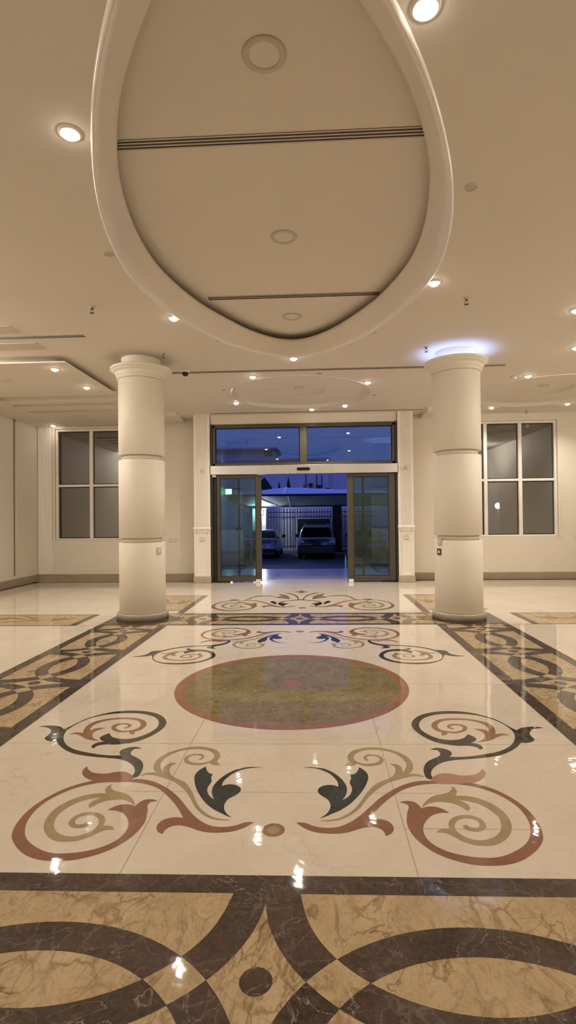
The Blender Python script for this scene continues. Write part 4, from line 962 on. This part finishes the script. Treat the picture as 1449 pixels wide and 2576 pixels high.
# ================================================================== OUTSIDE
GZ = -.55
g = MB(); g.box(-40, 40, 12.7, 90, GZ-.2, GZ)
g.build('ground', 'asphalt', kind='structure', label='dark asphalt yard outside the entrance', cat='ground')
g = MB(); g.box(-9, 9, 12.66, 15.36, GZ+.001, -.012)
for k in range(1, 4): pass
g.build('porch', 'porch_stone', kind='structure', label='pale stone porch slab outside the entrance', cat='porch')
w_ = MB(); w_.box(-16, 16, 32.0, 32.3, GZ+.001, 2.1)
w_.build('boundary_wall', 'wall_render', kind='structure', label='pale wall behind the railing of the yard', cat='wall')
k_ = MB(); k_.bevbox(-16, 16, 31.45, 31.998, GZ+.001, GZ+.16, .02)
k_.build('kerb', 'kerb_stone', kind='structure', label='pale kerb at the foot of the railing', cat='kerb')
def railing(x0, x1, label):
    t = thing('railing', ((x0+x1)/2, 31.75, GZ+.16), label, 'railing', 'dark railings of the yard')
    for z in (GZ+.30, 1.50, 1.78):
        b_ = MB(); b_.box(x0, x1, 31.735, 31.765, z, z+.045); b_.build('rail', 'fence_metal', t)
    n = int((x1-x0)/.165)
    for k in range(n+1):
        x = x0+.02+(x1-x0-.04)*k/n
        b_ = MB(); b_.box(x-.016, x+.016, 31.715, 31.733, GZ+.161, 2.02); b_.build('bar', 'fence_metal', t)
railing(-2.80, -1.14, 'dark bar railing left of the dark gate, behind the parked cars')
railing(1.60, 3.6, 'dark bar railing right of the dark gate pillar')
railing(-1.06, .96, 'top run of dark bars above the dark gate')
t = thing('yard_gate', (-.05, 31.60, GZ), 'dark solid gate behind the parked hatchback', 'gate')
b_ = MB()
for k in range(12): b_.box(-1.02+k*.16, -1.02+k*.16+.156, 31.56, 31.62, GZ+.165, 1.40)
b_.build('gate_leaf', 'dark_void', t)
b_ = MB(); b_.box(-1.09, -1.03, 31.55, 31.66, GZ+.161, 1.46); b_.box(.905, .965, 31.55, 31.66, GZ+.161, 1.46); b_.box(-1.03, .905, 31.55, 31.66, 1.40, 1.46)
b_.build('gate_frame', 'pillar_render', t)
b_ = MB(); b_.lathe([(.03, .9), (.03, .96)], .15, 31.53, 12); b_.build('lock', 'reflector', t)
t = thing('gate_pillar', (1.28, 31.4, GZ), 'dark square pillar right of the dark gate', 'pillar')
b_ = MB(); b_.bevbox(1.02, 1.55, 31.1, 31.44, GZ+.001, 2.12, .02); b_.build('shaft', 'dark_metal', t)
b_ = MB(); b_.bevbox(.98, 1.59, 31.06, 31.44, 2.12, 2.20, .015); b_.build('cap', 'dark_metal', t)
t = thing('lit_pillar', (-3.25, 31.2, GZ), 'pale pillar lit by a bright wall lamp left of the railing', 'pillar')
b_ = MB(); b_.bevbox(-3.72, -2.84, 31.0, 31.44, GZ+.001, 1.98, .02); b_.build('shaft', 'pillar_render', t)
b_ = MB(); b_.bevbox(-3.76, -2.80, 30.96, 31.44, 1.98, 2.05, .015); b_.build('cap', 'pillar_render', t)
t = thing('wall_lamp', (-3.12, 30.95, 1.80), 'bright cool white lamp on the pale pillar left of the cars', 'lamp')
b_ = MB(); b_.bevbox(-3.26, -2.98, 30.93, 30.998, 1.66, 1.95, .01); b_.build('lamp_body', 'dark_metal', t)
b_ = MB(); b_.bevbox(-3.24, -3.0, 30.88, 30.93, 1.69, 1.92, .02); b_.build('lamp_lens', 'lamp_glow', t)
lamp('lamp_light', (-3.12, 30.70, 1.82), 80, (.82, .90, 1.0), .08, t)

# shade canopy over the parking bays
t = thing('shade_canopy', (-1.2, 27, GZ), 'blue grey fabric shade canopy over the parked cars', 'canopy')
NX, NY = 24, 16; V = []; F = []
X0, X1, YA, YZ = -3.95, 4.6, 23.0, 31.0
for j in range(NY+1):
    for i in range(NX+1):
        x = X0+(X1-X0)*i/NX; y = YA+(YZ-YA)*j/NY
        u = max(0, 1-abs(x+1.4)/(2.55 if x < -1.4 else 6.0)); v_ = 1-abs(y-26.5)/(3.5 if y < 26.5 else 4.5)
        e = 1-(1-min(u, 1))**1.2
        z = 2.50-.30*(y-YA)/(YZ-YA)+.62*min(e, v_*1.05)**1.15
        V.append((x, y, z))
o_ = len(V)
V += [(x, y, z-.02) for x, y, z in V]
for j in range(NY):
    for i in range(NX):
        a = j*(NX+1)+i; F.append((a, a+1, a+NX+2, a+NX+1)); F.append((o_+a, o_+a+NX+1, o_+a+NX+2, o_+a+1))
MB().add(V, F, 0, True).build('fabric', 'canopy_fabric', t)
b_ = MB(); b_.tube([(X0, YA, 2.46), (X1, YA, 2.46)], .05); b_.tube([(X0, YZ, 2.16), (X1, YZ, 2.16)], .05)
b_.tube([(X0, YA, 2.46), (X0, YZ, 2.16)], .05); b_.tube([(X1, YA, 2.46), (X1, YZ, 2.16)], .05)
b_.build('edge_pipe', 'dark_metal', t)
b_ = MB(); b_.tube([(-1.4, YA, 2.44), (-1.4, 26.5, 3.0), (-1.4, YZ, 2.14)], .035); b_.tube([(-2.6, YA+.1, 2.42), (-1.9, YZ, 2.12)], .03)
b_.build('rafter', 'white_steel', t)
for x0, s in ((-2.90, -1), (3.45, 1)):
    b_ = MB(); b_.tube([(x0, 24.2, GZ+.001), (x0, 24.2, 1.95)], .055); b_.build('post', 'white_steel', t)
    b_ = MB(); b_.tube([(x0, 24.2, 1.95), (x0+s*.5, 24.1, 2.12), (x0+s*1.15, 24.0, 2.33)], .045)
    b_.tube([(x0, 24.2, 1.2), (x0+s*.18, 24.18, 1.65), (x0+s*.55, 24.1, 1.95), (x0+s*1.15, 24.0, 2.22)], .035)
    b_.tube([(x0+s*.17, 24.18, 1.45), (x0, 24.2, 1.93)], .03)
    b_.build('bracket_arm', 'white_steel', t)

# small globe lamp seen through the right window
t = thing('garden_lamp', (6.75, 20.0, GZ), 'bright cool globe lamp outside, seen in the lower right window', 'lamp')
b_ = MB(); b_.tube([(6.75, 20, GZ+.001), (6.75, 20, 1.72)], .04); b_.build('post', 'dark_metal', t)
b_ = MB(); b_.lathe([(.11*sin(pi*k/12)+.002, 1.83-.11*cos(pi*k/12)) for k in range(13)], 6.75, 20, 24); b_.build('globe', 'lamp_glow', t)
# building across the yard
t = thing('building', (-4, 45, GZ), 'pale rendered building across the yard with a roof stair block', 'building')
b_ = MB(); b_.box(-14, 1.2, 45, 55, GZ+.001, 6.35); b_.box(1.2, 14, 45.6, 55, GZ+.001, 5.6); b_.build('facade', 'facade_render', t)
b_ = MB(); b_.box(-14.1, 1.3, 44.85, 55, 6.35, 6.52); b_.build('parapet', 'roof_render', t)
b_ = MB(); b_.box(-11.5, -3.45, 46, 51, 6.52, 7.45); sbk = b_.build('stair_block', 'roof_render', t)
b_ = MB(); b_.box(-11.8, -3.1, 45.6, 51.4, 7.45, 7.60); b_.build('roof_slab', 'roof_render', sbk)
b_ = MB(); b_.box(-4.3, -3.62, 45.96, 45.999, 6.85, 7.35); b_.build('opening', 'dark_void', sbk)
def arch(cx, hw, z0, zs, zp, mat, nm, fr=0):
    P = [(cx-hw, z0), (cx+hw, z0), (cx+hw, zs)]
    for k in range(1, 8): a = k/8; P.append((cx+hw*(1-a**1.5), zs+(zp-zs)*a**.85))
    P.append((cx, zp))
    for k in range(7, 0, -1): a = k/8; P.append((cx-hw*(1-a**1.5), zs+(zp-zs)*a**.85))
    P.append((cx-hw, zs))
    b_ = MB(); b_.prism(P, 'y', 44.95, 44.999); return b_.build(nm, mat, t)
arch(-4.25, .85, 1.6, 3.3, 4.95, 'dark_void', 'arched_window')
for cx, hw, z0, zp in ((-2.98, .16, 3.85, 4.55), (-2.2, .19, 4.0, 4.98)):
    b_ = MB(); b_.prism([(cx-hw, z0), (cx+hw, z0), (cx, zp)], 'y', 44.96, 44.999); b_.build('pointed_niche', 'dark_void', t)
for x, za, zb in ((-.72, 3.4, 5.3), (.18, 3.5, 5.1), (.62, 3.4, 5.05), (-.88, 3.2, 4.3)):
    b_ = MB(); b_.tube([(x, 44.93, za), (x, 44.93, zb)], .035); b_.build('drain_pipe', 'dark_metal', t)
for x, z in ((-.32, 4.3), (.42, 4.15), (.95, 3.75), (1.1, 3.9)):
    b_ = MB(); b_.box(x-.2, x+.2, 44.6, 44.999, z-.03, z+.05); b_.box(x-.05, x+.05, 44.9, 44.999, z-.45, z-.03); b_.build('wall_bracket', 'dark_metal', t)
b_ = MB(); b_.box(-7.62, -6.98, 44.95, 44.999, 3.45, 4.15); fr = b_.build('window', 'facade_render', t)
b_ = MB(); b_.box(-7.57, -7.03, 44.94, 44.95, 3.5, 3.98); b_.build('lit_window_pane', 'lit_pane', fr)['label'] = 'window glowing yellow green'
b_ = MB(); b_.box(-8.15, -7.66, 44.94, 44.999, 3.45, 4.10); b_.build('green_lit_wall', 'green_wall_glow', t)  # green light on the wall beside the window, built as a glowing patch

# slim pale glass edge by the right leaf, outside
b_ = MB(); b_.prism([(.80, -.0115), (.845, -.0115), (.85, .30), (.825, .48), (.805, .30)], 'y', 14.6, 14.63)
b_.build('glass_panel', 'turquoise_glass_edge', loc=(.825, 14.615, -.012), label='pale turquoise glass sliver standing on the porch beside the right leaf', cat='glass panel')

# ------------------------------------------------------------------ cars (rear towards the entrance)
def sl(w_, l, yc, ang, e=6):
    c_, s = cos(ang), sin(ang)
    return (w_*math.copysign(abs(c_)**(2/e), c_), yc+l*math.copysign(abs(s)**(2/e), s))
def car(name, loc, label, suv):
    t = thing(name, loc, label, 'car', 'parked pale cars')
    X, Y, Z = loc
    if suv:
        secs = [(-2.30, .80, .66, .95), (-2.24, .90, .64, 1.03), (-1.7, .93, .62, 1.05), (0, .93, .60, 1.02), (1.3, .92, .60, 1.0), (2.0, .87, .60, .93), (2.28, .74, .60, .78)]
        belt, mid, roof = (.875, -2.22, 1.10, 1.0), (.80, -2.10, .80, 1.32), (.68, -1.92, .30, 1.58)
        H = 1.645
    else:
        secs = [(-2.30, .74, .50, .92), (-2.22, .86, .38, 1.0), (-1.5, .90, .30, .98), (0, .90, .27, .92), (1.2, .89, .30, .90), (1.9, .83, .34, .80), (2.25, .68, .45, .66)]
        belt, mid, roof = (.83, -1.75, 1.15, .93), (.74, -1.35, .75, 1.18), (.60, -.95, .30, 1.37)
        H = 1.42
    V = []; F = []; n = 14
    for y, w_, zb, zt in secs:
        half = [(0, zb), (w_*.88, zb), (w_, zb+.10), (w_*1.0, (zb+zt)/2+.02), (w_*.975, zt-.07), (w_*.92, zt), (w_*.6, zt+.02), (0, zt+.025)]
        loop = half+[(-x, z) for x, z in half[-2:0:-1]]
        n = len(loop); V += [(X+x, Y+y, Z+z) for x, z in loop]
    for k in range(len(secs)-1):
        for i in range(n):
            j = (i+1) % n; F.append((k*n+i, k*n+j, (k+1)*n+j, (k+1)*n+i))
    F.append(list(range(n))); F.append([(len(secs)-1)*n+i for i in range(n)][::-1])
    MB().add(V, F, 0, True).build('body', 'car_white', t)
    lv = [belt, mid, roof, (roof[0]*.8, roof[1]+.14, roof[2]-.14, H)]
    m_ = 64; V = []; F = []
    for w_, ya, yb, z in lv:
        for i in range(m_):
            p = sl(w_, (yb-ya)/2, (ya+yb)/2, 2*pi*i/m_); V.append((X+p[0], Y+p[1], Z+z))
    for k in range(3):
        for i in range(m_):
            j = (i+1) % m_; F.append((k*m_+i, k*m_+j, (k+1)*m_+j, (k+1)*m_+i))
    F.append([3*m_+i for i in range(m_)])
    MB().add(V, F, 0, True).build('cabin', 'car_white', t)
    def patch(a0, a1, nm):
        V = []; F = []; q = 10
        for u in (.10, .5, .92, ):
            if u <= .5: A, B_, s = belt, mid, u/.5
            else: A, B_, s = mid, roof, (u-.5)/.5
            if u == .5: A, B_, s = belt, mid, 1.0
            w_, ya, yb, z = [A[k]+(B_[k]-A[k])*s for k in range(4)]
            for i in range(q+1):
                p = sl(w_+.012, (yb-ya)/2+.012, (ya+yb)/2, radians(a0+(a1-a0)*i/q)); V.append((X+p[0], Y+p[1], Z+z))
        for k in range(2):
            for i in range(q): F.append((k*(q+1)+i, k*(q+1)+i+1, (k+1)*(q+1)+i+1, (k+1)*(q+1)+i))
        MB().add(V, F, 0, True).build(nm, 'car_glass', t)
    patch(228, 312, 'rear_window'); patch(48, 132, 'windscreen'); patch(-38, 38, 'side_window'); patch(142, 218, 'side_window')
    wb_ = .98 if suv else .95
    for sx in (-1, 1):
        for y in (-1.35, 1.38):
            b_ = MB(); xa = sx*(secs[3][1]-.02); xb = sx*(secs[3][1]-.24)
            r = .35 if suv else .32
            b_.prism([(Y+y+r*cos(2*pi*k/24), Z+r+.001+r*sin(2*pi*k/24)) for k in range(24)], 'x', X+xa, X+xb); wh = b_.build('wheel', 'tyre', t)
            b_ = MB(); b_.prism([(Y+y+r*.6*cos(2*pi*k/16), Z+r+r*.6*sin(2*pi*k/16)) for k in range(16)], 'x', X+xa+sx*.004, X+xa+sx*.012); b_.build('rim', 'reflector', wh)
        b_ = MB(); xm = sx*(secs[3][1]+.10); b_.bevbox(X+xm-.10, X+xm+.09, Y+.62, Y+.74, Z+wb_, Z+wb_+.16, .03); b_.build('side_mirror', 'car_black', t)
        if suv:
            b_ = MB(); b_.tube([(X+sx*.60, Y-1.6, Z+1.63), (X+sx*.60, Y-1.3, Z+1.69), (X+sx*.60, Y+.0, Z+1.69), (X+sx*.60, Y+.2, Z+1.63)], .022); b_.build('roof_rail', 'car_white', t)
            b_ = MB(); b_.bevbox(X+sx*.72-.12, X+sx*.72+.12, Y-2.33, Y-2.24, Z+.80, Z+.90, .02); b_.build('tail_lamp', 'reflector', t)
        else:
            b_ = MB(); b_.bevbox(X+sx*.60-.22, X+sx*.60+.22, Y-2.31, Y-2.16, Z+.80, Z+.89, .02); tl = b_.build('tail_lamp', 'tail_lamp', t)
            b_ = MB(); b_.box(X+sx*.62-.12, X+sx*.62+.12, Y-2.318, Y-2.311, Z+.825, Z+.86); b_.build('reflector_strip', 'reflector', tl)
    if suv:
        b_ = MB(); b_.bevbox(X-.90, X+.90, Y-2.36, Y-2.0, Z+.26, Z+.70, .05); b_.bevbox(X-.92, X+.92, Y-2.0, Y+2.2, Z+.26, Z+.64, .03); b_.build('rear_bumper', 'car_black', t)  # lower half in black: rear bumper block and a box along the body
        b_ = MB(); b_.bevbox(X-.5, X+.5, Y-2.40, Y-2.24, Z+1.585, Z+1.62, .01); b_.build('spoiler', 'car_white', t)
    else:
        b_ = MB(); b_.bevbox(X-.80, X+.80, Y-2.33, Y-2.05, Z+.30, Z+.46, .04); b_.build('rear_bumper', 'car_black', t)
    b_ = MB(); pz = .72 if suv else .60
    yp = Y-2.372 if suv else Y-2.335
    b_.box(X-.20, X+.20, yp, yp+.10, Z+pz, Z+pz+.11); b_.build('number_plate', 'plate_white' if not suv else 'car_black', t)
    return t
car('hatchback', (.07, 27.9, GZ), 'pale blue grey hatchback with roof rails parked before the dark gate', True)
sd = car('sedan', (-2.70, 28.4, GZ), 'white sedan parked left of the hatchback, partly behind the left leaf', False)
car('sedan', (2.75, 28.8, GZ), 'pale sedan seen dimly through the right glass leaf', False)

# dark slim shrub seen through the right leaf
t = thing('shrub', (1.95, 22.0, GZ), 'dark slim shrub outside behind the right glass leaf', 'shrub')
b_ = MB(); b_.tube([(1.95, 22, GZ+.001), (1.96, 22, .4), (1.94, 22, 1.2)], .03); b_.build('stem', 'tyre', t)
b_ = MB()
for k in range(420):
    h = random.random(); r = .30*(1-h*.75)*sqrt(random.random()); a = random.random()*2*pi
    c0 = Vector((1.95+r*cos(a), 22+r*sin(a), GZ+.35+h*1.75)); dr = Vector((cos(a), sin(a), random.uniform(.2, 1.2))).normalized()
    sd_ = dr.cross(Vector((0, 0, 1))).normalized()*.025; L = .14
    b_.add([c0, c0+dr*L*.5+sd_, c0+dr*L, c0+dr*L*.5-sd_], [(0, 1, 2, 3)])
b_.build('foliage', 'plant_leaf', t)

# ================================================================== ADDED FILL LAMPS WITHOUT FIXTURES (unseen, behind and beside the viewpoint)
for x in (-4.6, -1.6, 1.4, 4.4):
    for y in (-4.2, -1.4, .9):
        lamp('fill_lamp', (x, y, ZC-.06), SPOT_W*HALL, WARM, .05)
for x, y in ((-4.4, 4.0), (-4.9, 6.0), (-5.5, 7.2), (4.3, 3.6), (5.2, 5.4), (5.6, 7.2)):
    lamp('fill_lamp', (x, y, ZC-.06), SPOT_W*SIDE, WARM, .05)
